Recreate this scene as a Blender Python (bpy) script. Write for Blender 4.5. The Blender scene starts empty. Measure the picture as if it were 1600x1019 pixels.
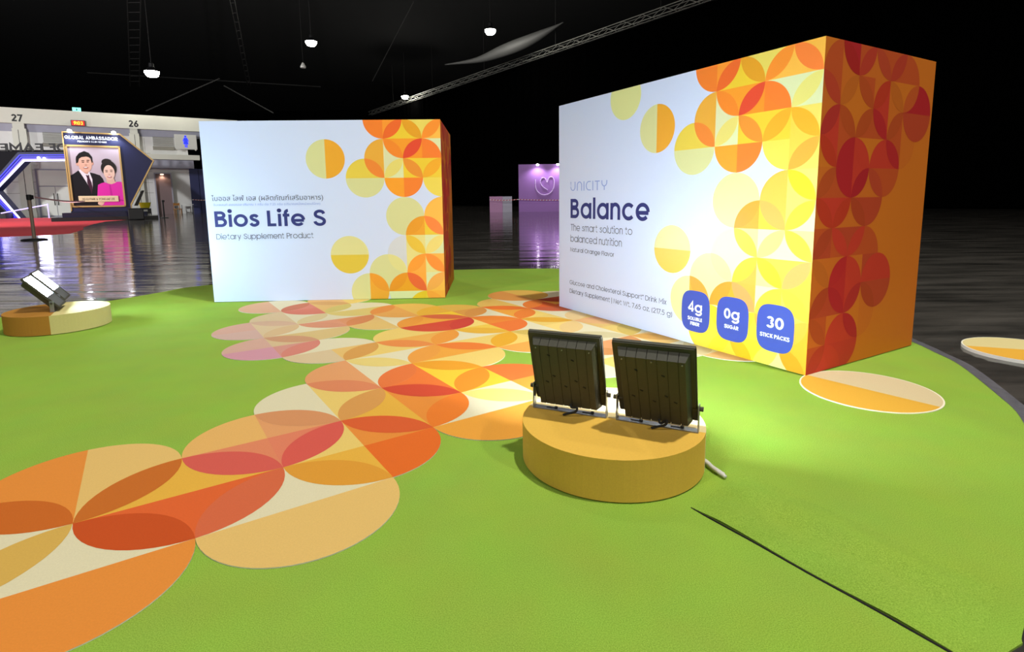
import bpy, bmesh, math, random
from mathutils import Vector, Matrix
random.seed(7)
C = bpy.context.scene.collection
PI = math.pi

# ------------------------------------------------------------------ camera, world, exposure
cam_data = bpy.data.cameras.new('camera')
cam_data.sensor_width = 36.0
cam_data.lens = 853.28 * 36 / 1600
cam_data.shift_y = -0.05223
cam_data.clip_end = 400
cam = bpy.data.objects.new('camera', cam_data)
C.objects.link(cam)
pitch, roll = 0.1347, 0.0130
U = Vector((0, math.sin(pitch), math.cos(pitch)))
F = Vector((0, math.cos(pitch), -math.sin(pitch)))
RT = Vector((1, 0, 0)) * math.cos(roll) - U * math.sin(roll)
UP = Vector((1, 0, 0)) * math.sin(roll) + U * math.cos(roll)
cam.matrix_world = Matrix(((RT.x, UP.x, -F.x, 0), (RT.y, UP.y, -F.y, 0), (RT.z, UP.z, -F.z, 0.8), (0, 0, 0, 1)))
bpy.context.scene.camera = cam

world = bpy.data.worlds.new('world')
bpy.context.scene.world = world
world.use_nodes = True
world.node_tree.nodes['Background'].inputs[0].default_value = (0.5, 0.55, 0.6, 1)
world.node_tree.nodes['Background'].inputs[1].default_value = 0.0004
vs = bpy.context.scene.view_settings
vs.view_transform = 'Standard'
vs.look = 'None'
vs.exposure = 0.0
vs.gamma = 1.0
vs.use_curve_mapping = False

FLOOD_NEAR = 108.0      # radiance of the two floodlights in front of the large carton
FLOOD_LEFT = 135.0      # radiance of the two floodlights beside the left carton


def lamp(name, loc, power, col=(1, .97, .9), radius=.3):
    l = bpy.data.lights.new(name, 'POINT')
    l.energy = power
    l.color = col
    l.shadow_soft_size = radius
    o = bpy.data.objects.new(name, l)
    o.location = loc
    C.objects.link(o)
    return o


# overhead hall lamp inferred from plinth shadows, then unseen fill lamps added for ambient
lamp('hall_key_fill', (2.5, 1.0, 11), 3600, (1, .96, .86), .22)
lamp('hall_key_fill', (-12, -8, 15), 4600, (1, .97, .88), .3)
lamp('hall_key_fill', (-5, 13, 16.5), 1700, (1, .98, .9), .3)
lamp('hall_key_fill', (13, -12, 11), 5200, (1, .97, .88), .3)
for loc_, pw_ in (((-27, 14, 6.0), 8200), ((-43, 17, 6.0), 5000)):     # unseen spots added to brighten the far hall wall
    sl_ = bpy.data.lights.new('wall_fill', 'SPOT')
    sl_.energy = pw_ * 1.6
    sl_.color = (.97, .98, 1)
    sl_.spot_size = 2.35
    sl_.spot_blend = .5
    sl_.shadow_soft_size = .4
    so_ = bpy.data.objects.new('wall_fill', sl_)
    so_.location = loc_
    so_.rotation_euler = (Vector((-29, 38, 2.5)) - Vector(loc_)).to_track_quat('-Z', 'Y').to_euler()
    C.objects.link(so_)


# ------------------------------------------------------------------ helpers
def lin(c):
    return tuple(((v / 255) / 12.92 if v / 255 <= .04045 else ((v / 255 + .055) / 1.055) ** 2.4) for v in c)


MATS = {}


def mat(name, rgb, rough=.5, metal=0.0, emit=0.0, noise=0.0, nscale=40.0, bump=0.0, ecol=None, spec=.5):
    if name in MATS:
        return MATS[name]
    m = bpy.data.materials.new(name)
    m.use_nodes = True
    nt = m.node_tree
    b = nt.nodes['Principled BSDF']
    c = lin(rgb)
    b.inputs['Base Color'].default_value = (*c, 1)
    b.inputs['Roughness'].default_value = rough
    b.inputs['Metallic'].default_value = metal
    b.inputs['Specular IOR Level'].default_value = spec
    if emit:
        b.inputs['Emission Color'].default_value = (*(lin(ecol) if ecol else c), 1)
        b.inputs['Emission Strength'].default_value = emit
    tc = nt.nodes.new('ShaderNodeTexCoord')
    n = nt.nodes.new('ShaderNodeTexNoise')
    n.inputs['Scale'].default_value = nscale
    n.inputs['Detail'].default_value = 4
    nt.links.new(tc.outputs['Object'], n.inputs['Vector'])
    mx = nt.nodes.new('ShaderNodeMix')
    mx.data_type = 'RGBA'
    k = noise
    mx.inputs[6].default_value = (*[v * (1 - k) for v in c], 1)
    mx.inputs[7].default_value = (*[min(1, v * (1 + k)) for v in c], 1)
    nt.links.new(n.outputs['Fac'], mx.inputs[0])
    nt.links.new(mx.outputs[2], b.inputs['Base Color'])
    if bump:
        bp = nt.nodes.new('ShaderNodeBump')
        bp.inputs['Strength'].default_value = bump
        bp.inputs['Distance'].default_value = .004
        nt.links.new(n.outputs['Fac'], bp.inputs['Height'])
        nt.links.new(bp.outputs['Normal'], b.inputs['Normal'])
    MATS[name] = m
    return m


def print_mat(name, rough, spec=.3, fibre=0.0):
    """printed sheet: flat ink colours come from the 'ink' attribute of the mesh"""
    m = bpy.data.materials.new(name)
    m.use_nodes = True
    nt = m.node_tree
    b = nt.nodes['Principled BSDF']
    a = nt.nodes.new('ShaderNodeAttribute')
    a.attribute_name = 'ink'
    b.inputs['Roughness'].default_value = rough
    b.inputs['Specular IOR Level'].default_value = spec
    tc = nt.nodes.new('ShaderNodeTexCoord')
    n = nt.nodes.new('ShaderNodeTexNoise')
    n.inputs['Scale'].default_value = 260
    n.inputs['Detail'].default_value = 5
    nt.links.new(tc.outputs['Object'], n.inputs['Vector'])
    mr = nt.nodes.new('ShaderNodeMapRange')
    mr.inputs['To Min'].default_value = 1 - fibre
    mr.inputs['To Max'].default_value = 1 + fibre
    nt.links.new(n.outputs['Fac'], mr.inputs['Value'])
    mx = nt.nodes.new('ShaderNodeVectorMath')
    mx.operation = 'SCALE'
    nt.links.new(a.outputs['Color'], mx.inputs[0])
    nt.links.new(mr.outputs['Result'], mx.inputs['Scale'])
    nt.links.new(mx.outputs['Vector'], b.inputs['Base Color'])
    return m


def tag(o, label=None, cat=None, group=None, kind=None):
    if label: o['label'] = label
    if cat: o['category'] = cat
    if group: o['group'] = group
    if kind: o['kind'] = kind
    return o


def empty(name, loc=(0, 0, 0), rz=0.0, label=None, cat=None, group=None):
    o = bpy.data.objects.new(name, None)
    o.empty_display_size = .1
    C.objects.link(o)
    o.location = loc
    o.rotation_euler = (0, 0, rz)
    return tag(o, label, cat, group)


class MB:
    def __init__(s):
        s.v, s.f, s.c, s.m = [], [], [], []
        s.mats = []

    def slot(s, m):
        if m is None: return 0
        if m not in s.mats: s.mats.append(m)
        return s.mats.index(m)

    def face(s, pts, col=None, m=None):
        i = len(s.v)
        s.v += [tuple(p) for p in pts]
        s.f.append(list(range(i, i + len(pts))))
        s.c.append(col)
        s.m.append(s.slot(m))

    def raw(s, verts, faces, col=None, m=None):
        i = len(s.v)
        s.v += [tuple(p) for p in verts]
        k = s.slot(m)
        for f in faces:
            s.f.append([i + q for q in f])
            s.c.append(col)
            s.m.append(k)

    def prism(s, pts, axis, col=None, m=None):
        """closed prism: base polygon pts extruded along the vector axis"""
        n = len(pts)
        a = [Vector(p) for p in pts]
        ax = Vector(axis)
        nrm = Vector((0, 0, 0))
        for i in range(n):
            p, q = a[i], a[(i + 1) % n]
            nrm += p.cross(q)
        if nrm.dot(ax) < 0: a.reverse()
        b = [p + ax for p in a]
        fs = [list(range(n))[::-1], list(range(n, 2 * n))]
        fs += [[i, (i + 1) % n, n + (i + 1) % n, n + i] for i in range(n)]
        s.raw(a + b, fs, col, m)

    def box(s, c, size, col=None, m=None, rot=None):
        x, y, z = (k / 2 for k in size)
        p = [Vector((sx * x, sy * y, sz * z)) for sz in (-1, 1) for sx, sy in ((-1, -1), (1, -1), (1, 1), (-1, 1))]
        if rot is not None: p = [rot @ q for q in p]
        p = [q + Vector(c) for q in p]
        s.raw(p, [[3, 2, 1, 0], [4, 5, 6, 7], [0, 1, 5, 4], [1, 2, 6, 5], [2, 3, 7, 6], [3, 0, 4, 7]], col, m)

    def tube(s, path, r, n=8, m=None, caps=True):
        path = [Vector(p) for p in path]
        rings = []
        for i, p in enumerate(path):
            t = (path[min(i + 1, len(path) - 1)] - path[max(i - 1, 0)]).normalized()
            u = t.cross(Vector((0, 0, 1)))
            if u.length < .05: u = t.cross(Vector((0, 1, 0)))
            u.normalize()
            w = u.cross(t)
            rr = r[i] if isinstance(r, (list, tuple)) else r
            rings.append([p + rr * (u * math.cos(2 * PI * k / n) + w * math.sin(2 * PI * k / n)) for k in range(n)])
        vs_ = [q for rg in rings for q in rg]
        fs = [[a * n + k, (a + 1) * n + k, (a + 1) * n + (k + 1) % n, a * n + (k + 1) % n] for a in range(len(path) - 1) for k in range(n)]
        if caps: fs += [list(range(n)), [len(vs_) - n + k for k in range(n)][::-1]]
        s.raw(vs_, fs, None, m)

    def lathe(s, prof, n=24, m=None, c=(0, 0, 0)):
        vs_ = [(c[0] + r * math.cos(2 * PI * k / n), c[1] + r * math.sin(2 * PI * k / n), c[2] + z) for r, z in prof for k in range(n)]
        fs = [[a * n + k, a * n + (k + 1) % n, (a + 1) * n + (k + 1) % n, (a + 1) * n + k] for a in range(len(prof) - 1) for k in range(n)]
        fs += [list(range(n))[::-1], [len(vs_) - n + k for k in range(n)]]
        s.raw(vs_, fs, None, m)

    def build(s, name, m=None, parent=None, smooth=False, bevel=0.0, label=None, kind=None):
        me = bpy.data.meshes.new(name)
        me.from_pydata(s.v, [], s.f)
        ms = s.mats or [m]
        for q in ms: me.materials.append(q)
        if len(ms) > 1: me.polygons.foreach_set('material_index', s.m)
        if any(c is not None for c in s.c):
            at = me.color_attributes.new('ink', 'FLOAT_COLOR', 'CORNER')
            data = []
            for f, c in zip(s.f, s.c):
                c = c or (.8, .8, .8)
                data += [c[0], c[1], c[2], 1.0] * len(f)
            at.data.foreach_set('color', data)
        if smooth: me.polygons.foreach_set('use_smooth', [True] * len(me.polygons))
        me.validate()
        me.update()
        o = bpy.data.objects.new(name, me)
        C.objects.link(o)
        if parent: o.parent = parent
        if bevel:
            bm = bmesh.new()
            bm.from_mesh(me)
            bmesh.ops.remove_doubles(bm, verts=bm.verts, dist=1e-5)
            bm.to_mesh(me)
            bm.free()
            md = o.modifiers.new('bevel', 'BEVEL')
            md.width = bevel
            md.segments = 2
            md.limit_method = 'ANGLE'
        if label: o['label'] = label
        if kind: o['kind'] = kind
        return o


def text_polys(txt, cap, width=None, bold=0.0, sx=1.0):
    """flat lettering: list of (verts2d, faces), cap height and total width in metres, origin at the left end of the baseline"""
    cu = bpy.data.curves.new('lettering', 'FONT')
    cu.body = txt
    cu.size = cap / .727
    cu.offset = bold * cap
    cu.resolution_u = 3
    o = bpy.data.objects.new('lettering', cu)
    C.objects.link(o)
    dg = bpy.context.evaluated_depsgraph_get()
    me = bpy.data.meshes.new_from_object(o.evaluated_get(dg))
    vs_ = [(v.co.x, v.co.y) for v in me.vertices]
    fs = [list(p.vertices) for p in me.polygons]
    bpy.data.objects.remove(o)
    bpy.data.curves.remove(cu)
    bpy.data.meshes.remove(me)
    if not vs_: return [], []
    x0 = min(v[0] for v in vs_)
    x1 = max(v[0] for v in vs_)
    k = (width / (x1 - x0)) if width else sx
    return [((x - x0) * k, y) for x, y in vs_], fs


# --- drawn lettering for the rounded titles: every glyph is a set of centre lines with one stroke width
def arc(cx, cy, rx, ry, a0, a1, n=28):
    return [(cx + rx * math.cos(math.radians(a0 + (a1 - a0) * i / n)), cy + ry * math.sin(math.radians(a0 + (a1 - a0) * i / n))) for i in range(n + 1)]


def spline(pts, n=10):
    out = []
    p = [pts[0]] + pts + [pts[-1]]
    for i in range(1, len(p) - 2):
        for k in range(n):
            t = k / n
            out.append(tuple(.5 * (2 * p[i][d] + (p[i + 1][d] - p[i - 1][d]) * t + (2 * p[i - 1][d] - 5 * p[i][d] + 4 * p[i + 1][d] - p[i + 2][d]) * t * t
                                   + (3 * p[i][d] - p[i - 1][d] - 3 * p[i + 1][d] + p[i + 2][d]) * t ** 3) for d in (0, 1)))
    out.append(pts[-1])
    return out


def glyph(ch, w):
    h, x = w / 2, .79
    r = x / 2 - h + .01
    if ch == 'o': return [arc(r + h, x / 2, r, r, 0, 360)], 2 * r + w
    if ch == 'a': return [arc(r + h, x / 2, r, r, 0, 360), [(2 * r + h, 0), (2 * r + h, x)]], 2 * r + w
    if ch == 'c': return [arc(r + h, x / 2, r, r, 42, 318)], 1.72 * r + w
    if ch == 'e': return [arc(r + h, x / 2, r, r, -42, -360), [(h + .02, x / 2 - .04), (2 * r + h + .02, x / 2 - .04)]], 2 * r + w
    if ch == 'l': return [[(h, 0), (h, 1.06)]], w
    if ch == 'i': return [[(h, 0), (h, x)], arc(h, 1.0, .035, .035, 0, 360)], w
    if ch == 'n':
        q = .235
        return [[(h, 0), (h, x)], arc(h + q, x - h - q + .02, q, q, 180, 0) + [(h + 2 * q, 0)]], 2 * q + w
    if ch == 'f': return [[(h + .07, 0), (h + .07, .8)] + arc(h + .24, .85, .17, .15, 180, 95), [(0, x - h), (.38, x - h)]], .36
    if ch == 'B':
        return [[(h, 0), (h, 1)], [(h, 1 - h), (.34, 1 - h)] + arc(.34, .745, .2, .255 - h, 90, -90) + [(h, .49 + h)],
                [(h, .51), (.36, .51)] + arc(.36, .255 + h / 2, .235, .255 - h / 2, 90, -90) + [(h, h)]], .6 + h
    if ch == 'L': return [[(h, 1), (h, 0)], [(0, h), (.5, h)]], .52
    if ch == 's':
        return [spline([(.45, .60), (.38, .685), (.26, .705), (.13, .655), (.105, .555), (.19, .46), (.33, .40), (.445, .31), (.44, .18), (.35, .105), (.235, .08), (.125, .12), (.06, .215)])], .53
    if ch == 'S':
        return [spline([(.60, .76), (.55, .87), (.43, .925), (.30, .92), (.17, .85), (.125, .73), (.18, .61), (.34, .535), (.50, .46), (.61, .35), (.60, .20), (.50, .105), (.36, .075), (.22, .105), (.11, .20), (.085, .28)])], .68
    if ch == ' ': return [], .28
    if ch == 'U*': return [[(h, 1), (h, .42)] + arc(.34, .42, .34 - h, .42 - h, 180, 360) + [(.68 - h, 1)]], .68
    if ch == 'N*': return [[(h, 0), (h, .58)] + arc(.34, .58, .34 - h, .42 - h, 180, 0) + [(.68 - h, 0)]], .68
    if ch == 'I*': return [[(h, 0), (h, 1)]], w
    if ch == 'C*': return [[(.62, 1 - h), (.38, 1 - h)] + arc(.38, .5, .38 - h, .5 - h, 90, 270) + [(.62, h)]], .62
    if ch == 'T*': return [[(.3, 0), (.3, 1)], [(0, 1 - h), (.6, 1 - h)]], .6
    if ch == 'Y*': return [[(h, 1), (h, .78)] + arc(.34, .78, .34 - h, .42 - h, 180, 360) + [(.68 - h, 1)], [(.34, 0), (.34, .36)]], .68
    k = 1 - h
    if ch == 'b': return [[(h, 0), (h, 1.06)], arc(r + h, x / 2, r, r, 0, 360)], 2 * r + w
    if ch == 'd': return [arc(r + h, x / 2, r, r, 0, 360), [(2 * r + h, 0), (2 * r + h, 1.06)]], 2 * r + w
    if ch == 'p': return [[(h, -.27), (h, x)], arc(r + h, x / 2, r, r, 0, 360)], 2 * r + w
    if ch == 'g': return [arc(r + h, x / 2, r, r, 0, 360), [(2 * r + h, x), (2 * r + h, .02)] + arc(r + h, .03, r, .27, 0, -150)], 2 * r + w
    if ch == 'h':
        q = .235
        return [[(h, 0), (h, 1.06)], arc(h + q, x - h - q + .02, q, q, 180, 0) + [(h + 2 * q, 0)]], 2 * q + w
    if ch == 'k': return [[(h, 0), (h, 1.06)], [(.46, x), (h, .34)], [(.20, .48), (.50, 0)]], .52
    if ch == 'm':
        q = .2
        return [[(h, 0), (h, x)], arc(h + q, x - h - q + .02, q, q, 180, 0) + [(h + 2 * q, 0)], arc(h + 3 * q, x - h - q + .02, q, q, 180, 0) + [(h + 4 * q, 0)]], 4 * q + w
    if ch == 'r': return [[(h, 0), (h, x)], arc(h + .24, x - .26, .24, .22, 180, 95)], .34 + h / 2
    if ch == 't': return [[(.17, 1.0), (.17, .2)] + arc(.33, .2, .16, .2 - h, 180, 270) + [(.38, h)], [(0, x - h), (.37, x - h)]], .40
    if ch == 'u':
        q = .235
        return [[(h, x), (h, q + h - .02)] + arc(h + q, q + h - .02, q, q, 180, 360), [(h + 2 * q, x), (h + 2 * q, 0)]], 2 * q + w
    if ch == 'v': return [[(h * .6, x), (.28, .02), (.56 - h * .6, x)]], .56
    if ch == 'x': return [[(h * .6, x), (.5 - h * .6, 0)], [(.5 - h * .6, x), (h * .6, 0)]], .5
    if ch == 'y': return [[(h * .6, x), (.30, .05)], [(.58 - h * .6, x), (.18, -.28)]], .58
    if ch == 'z': return [[(.02, x - h), (.44, x - h), (.04, h), (.46, h)]], .48
    if ch == 'A': return [[(h * .6, 0), (.36, .98), (.72 - h * .6, 0)], [(.17, .30), (.55, .30)]], .72
    if ch == 'C' or ch == 'G':
        p = [arc(.5, .5, .5 - h, .5 - h, 42, 318 if ch == 'C' else 360)]
        if ch == 'G': p.append([(.5, .5 - h * .2), (1 - h * .4, .5 - h * .2)])
        return p, .90 if ch == 'C' else 1.0
    if ch == 'D': return [[(h, 0), (h, 1)], [(h, k), (.34, k)] + arc(.34, .5, .44 - h / 2, .5 - h, 90, -90) + [(h, h)]], .78
    if ch == 'E': return [[(h, 0), (h, 1)], [(h, k), (.52, k)], [(h, .5), (.48, .5)], [(h, h), (.52, h)]], .54
    if ch == 'F': return [[(h, 0), (h, 1)], [(h, k), (.52, k)], [(h, .5), (.47, .5)]], .52
    if ch == 'H': return [[(h, 0), (h, 1)], [(.70 - h, 0), (.70 - h, 1)], [(h, .5), (.70 - h, .5)]], .70
    if ch == 'I' or ch == '|': return [[(h, 0 if ch == 'I' else -.2), (h, 1 if ch == 'I' else 1.1)]], w
    if ch == 'J': return [[(.48 - h, 1), (.48 - h, .26)] + arc(.24, .26, .24 - h, .26 - h, 0, -165)], .48
    if ch == 'K': return [[(h, 0), (h, 1)], [(.62, 1), (h, .42)], [(.26, .58), (.64, 0)]], .64
    if ch == 'M': return [[(h, 0), (h, .98), (.43, .36), (.86 - h, .98), (.86 - h, 0)]], .86
    if ch == 'N': return [[(h, 0), (h, .98), (.70 - h, .02), (.70 - h, 1)]], .70
    if ch == 'O': return [arc(.5, .5, .5 - h, .5 - h, 0, 360, 40)], 1.0
    if ch == 'P' or ch == 'R':
        p = [[(h, 0), (h, 1)], [(h, k), (.34, k)] + arc(.34, .71, .24, .29 - h, 90, -90) + [(h, .42 + h)]]
        if ch == 'R': p.append([(.32, .46), (.60, 0)])
        return p, .60
    if ch == 'T': return [[(.3, 0), (.3, 1)], [(0, k), (.6, k)]], .6
    if ch == 'U': return [[(h, 1), (h, .34)] + arc(.34, .34, .34 - h, .34 - h, 180, 360) + [(.68 - h, 1)]], .68
    if ch == 'W': return [[(h * .6, 1), (.28, .04), (.52, .94), (.76, .04), (1.04 - h * .6, 1)]], 1.04
    if ch == 'Y': return [[(h * .6, 1), (.33, .46), (.66 - h * .6, 1)], [(.33, 0), (.33, .46)]], .66
    if ch == '0': return [arc(.33, .5, .33 - h, .5 - h, 0, 360, 40)], .66
    if ch == '1': return [[(.02, .80), (.24 - h * .4, .94)], [(.26, 0), (.26, 1)]], .30
    if ch == '2': return [arc(.30, .69, .30 - h, .31 - h, 165, -28) + [(h * 1.1, h)], [(.02, h), (.60, h)]], .62
    if ch == '3': return [arc(.29, .74, .26 - h * .8, .26 - h, 160, -80), arc(.29, .28, .30 - h, .28 - h, 80, -160)], .60
    if ch == '4': return [[(.46, 0), (.46, .98), (.04, .26)], [(.02, .26), (.62, .26)]], .64
    if ch == '5': return [[(.54, k), (.14, k), (.10, .52)], spline([(.10, .52), (.30, .62), (.52, .50), (.52, .22), (.30, h * .9), (.06, .16)])], .60
    if ch == '6': return [arc(.31, .32, .31 - h, .32 - h, 0, 360), [(.46, .98), (.06 + h * .5, .44)]], .62
    if ch == '7': return [[(.0, k), (.52 - h * .3, k), (.16, 0)]], .54
    if ch == '9': return [arc(.31, .68, .31 - h, .32 - h, 0, 360), [(.16, .02), (.56 - h * .5, .56)]], .62
    if ch == '.': return [arc(h, h, h * .55, h * .55, 0, 360, 12)], w
    if ch == ':': return [arc(h, h + .1, h * .55, h * .55, 0, 360, 12), arc(h, .72, h * .55, h * .55, 0, 360, 12)], w
    if ch == "'": return [[(h, .72), (h, 1.02)]], w
    if ch == '*': return [[(.12, .74), (.12, 1.02)], [(.0, .81), (.24, .95)], [(.0, .95), (.24, .81)]], .24
    if ch == '(': return [arc(.38, .42, .38 - h, .66, 128, 232)], .24
    if ch == ')': return [arc(-.14, .42, .38 - h, .66, 52, -52)], .24
    if ch == '&': return [spline([(.66, .0), (.40, .30), (.14, .66), (.18, .90), (.34, .94), (.42, .78), (.30, .60), (.10, .38), (.08, .14), (.28, .05), (.48, .14), (.62, .42)])], .68
    return [], .3


def ribbon(pts, w):
    n = len(pts)
    closed = n > 3 and math.dist(pts[0], pts[-1]) < 1e-6
    L, Rr = [], []
    for i, p in enumerate(pts):
        if closed:
            a = pts[i - 1] if i else pts[-2]
            c = pts[i + 1] if i < n - 1 else pts[1]
        else:
            a, c = pts[max(i - 1, 0)], pts[min(i + 1, n - 1)]
        def unit(u, v):
            d = math.dist(u, v) or 1
            return ((v[0] - u[0]) / d, (v[1] - u[1]) / d)
        t1 = unit(a, p) if a != p else unit(p, c)
        t2 = unit(p, c) if c != p else t1
        tx, ty = t1[0] + t2[0], t1[1] + t2[1]
        d = math.hypot(tx, ty) or 1
        tx, ty = tx / d, ty / d
        k = w / 2 / max(.5, tx * t1[0] + ty * t1[1])
        L.append((p[0] - ty * k, p[1] + tx * k))
        Rr.append((p[0] + ty * k, p[1] - tx * k))
    return L + Rr, [[i, n + i, n + i + 1, i + 1] for i in range(n - 1)]


def drawn_title(name, glyphs, left, base, cap, width, stroke, gap, place, m, parent, lift=.0012, label=None):
    x = 0
    words = [[]]
    for g in glyphs:
        ps, adv = glyph(g, stroke)
        if g == ' ': words.append([])
        words[-1].append((x, ps))
        x += adv + gap
    k = width / (x - gap)
    out = None
    for wd in words:                       # every word is a part of its own
        b = MB()
        q = 0
        for x0, ps in wd:
            for p in ps:
                vs_, fs = ribbon(p, stroke)
                b.raw([place(left + (x0 + u) * k, base + v * cap, lift + q * 2e-5) for u, v in vs_], fs)
                q += 1
        if b.v: out = b.build(name, m, parent, label=label)
    return out


def lettering(name, lines, place, m, parent, label=None, lift=.0012):
    """lines: (text, left, baseline, cap height, width, stroke / cap height)"""
    for txt, l, base, cap, w, st in lines:
        drawn_title(name, list(txt), l, base, cap, w, st, .09 if st < .16 else .075, place, m, parent, lift, label)


def font_lettering(name, txt, l, base, cap, w, place, m, parent, lift=.0012):
    """lettering from the built-in font (Thai script), one part per word"""
    vs_, fs = text_polys(txt, cap, w)
    iv = sorted((min(vs_[i][0] for i in f), max(vs_[i][0] for i in f), n) for n, f in enumerate(fs))
    groups = []
    for a, c, n in iv:
        if groups and a < groups[-1][0] + .22 * cap:
            groups[-1][0] = max(groups[-1][0], c)
            groups[-1][1].append(n)
        else: groups.append([c, [n]])
    for _, ns in groups:
        b = MB()
        b.raw([place(l + x, base + y, lift) for x, y in vs_], [fs[n] for n in ns])
        b.build(name, m, parent)


# --- printed pattern of overlapping circles
def clip(poly, rect):
    if rect is None: return poly
    x0, x1, y0, y1 = rect
    for ax, lim, sg in ((0, x0, 1), (0, x1, -1), (1, y0, 1), (1, y1, -1)):
        out = []
        for i in range(len(poly)):
            p, q = poly[i - 1], poly[i]
            ip, iq = sg * (p[ax] - lim) >= 0, sg * (q[ax] - lim) >= 0
            if ip != iq:
                t = (lim - p[ax]) / (q[ax] - p[ax])
                out.append((p[0] + t * (q[0] - p[0]), p[1] + t * (q[1] - p[1])))
            if iq: out.append(q)
        poly = out
        if len(poly) < 3: return []
    return poly


def over(a, b):
    return tuple(.6 * x * y / 255 + .4 * min(x, y) for x, y in zip(a, b))


def pattern(b, circles, lens, R, s0, t0, rect, place, sgn, gain=1.0, l1=.0003, l2=.0006, mix=over):
    """circles[(i, j)] = colours of the quadrants upper-left, upper-right, lower-left, lower-right"""
    N = 14
    def col(c): return tuple(min(1, gain * v) for v in lin(c))
    def P(i, j): return (s0 + R * i, t0 - sgn * R * j)
    start = {0: 90, 1: 0, 2: 180, 3: 270}
    for (i, j), qs in circles.items():
        cx, cy = P(i, j)
        for q, c in enumerate(qs):
            if c is None: continue
            poly = [(cx, cy)] + arc(cx, cy, R, R, start[q], start[q] + 90, N)
            poly = clip(poly, rect)
            if poly: b.face([place(x, y, l1) for x, y in poly], col(c))
    for (i, j), qs in circles.items():
        for dj in (1, -1):
            o = (i + 1, j + dj)
            if o not in circles: continue
            down = dj * sgn > 0           # neighbour lies lower on the sheet
            ca, cb = (qs[3], circles[o][0]) if down else (qs[1], circles[o][2])
            if ca is None or cb is None: continue
            cx, cy = P(i, j)
            ox, oy = P(*o)
            a0 = -90 if down else 0
            b0 = 90 if down else 180
            poly = arc(cx, cy, R, R, a0, a0 + 90, N)[:-1] + arc(ox, oy, R, R, b0, b0 + 90, N)[:-1]
            c = lens.get((i, j, o[0], o[1])) or mix(ca, cb)
            poly = clip(poly, rect)
            if poly: b.face([place(x, y, l2) for x, y in poly], col(c))


# ------------------------------------------------------------------ materials
M_print = print_mat('printed_vinyl', .30, .55, .03)
M_sideprint = print_mat('printed_side', .6, .25, .03)
M_floorprint = print_mat('printed_carpet', .8, .15, .10)
M_white = mat('white_paint', (215, 215, 210), .6)
M_navyink = mat('navy_ink', (38, 44, 112), .6)
M_greyink = mat('grey_ink', (80, 86, 104), .6)
M_paleink = mat('pale_blue_ink', (146, 168, 224), .6)
M_whiteink = mat('white_ink', (235, 240, 245), .6)
M_badge = mat('badge_blue', (58, 78, 168), .5)
M_blackmetal = mat('black_powder_coat', (66, 65, 55), .55, noise=.15, nscale=90)
M_greymetal = mat('grey_cast_metal', (92, 95, 100), .5, noise=.1, nscale=120)
M_bracket = mat('bracket_steel', (150, 155, 165), .35, .6)
M_rubber = mat('black_rubber', (14, 14, 14), .6)
M_cable = mat('white_cable', (205, 205, 205), .5)
M_chrome = mat('chrome', (150, 132, 118), .35, .4)
M_black = mat('black_paint', (9, 9, 12), .5)
M_navy = mat('navy_board', (9, 16, 62), .5)
M_gold = mat('gold_trim', (190, 158, 98), .4, .2)
M_concrete = mat('pale_concrete', (206, 206, 202), .85, noise=.06, nscale=3)
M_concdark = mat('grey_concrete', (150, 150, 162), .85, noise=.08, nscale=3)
M_cream = mat('cream_fascia', (200, 200, 186), .8, noise=.03, nscale=4)
M_louvre = mat('louvre_grey', (124, 121, 110), .7)
M_doorm = mat('door_panel_grey', (205, 205, 194), .6)
M_ink = mat('black_ink', (8, 8, 10), .6)
M_truss = mat('aluminium_truss', (150, 150, 142), .5, .3)
M_darksteel = mat('dark_steel', (34, 33, 32), .7)
M_red = mat('red_carpet', (214, 40, 52), .9, noise=.08, nscale=60)


def emitter(name, rgb, strength):
    return mat(name, rgb, .5, emit=strength)


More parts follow.
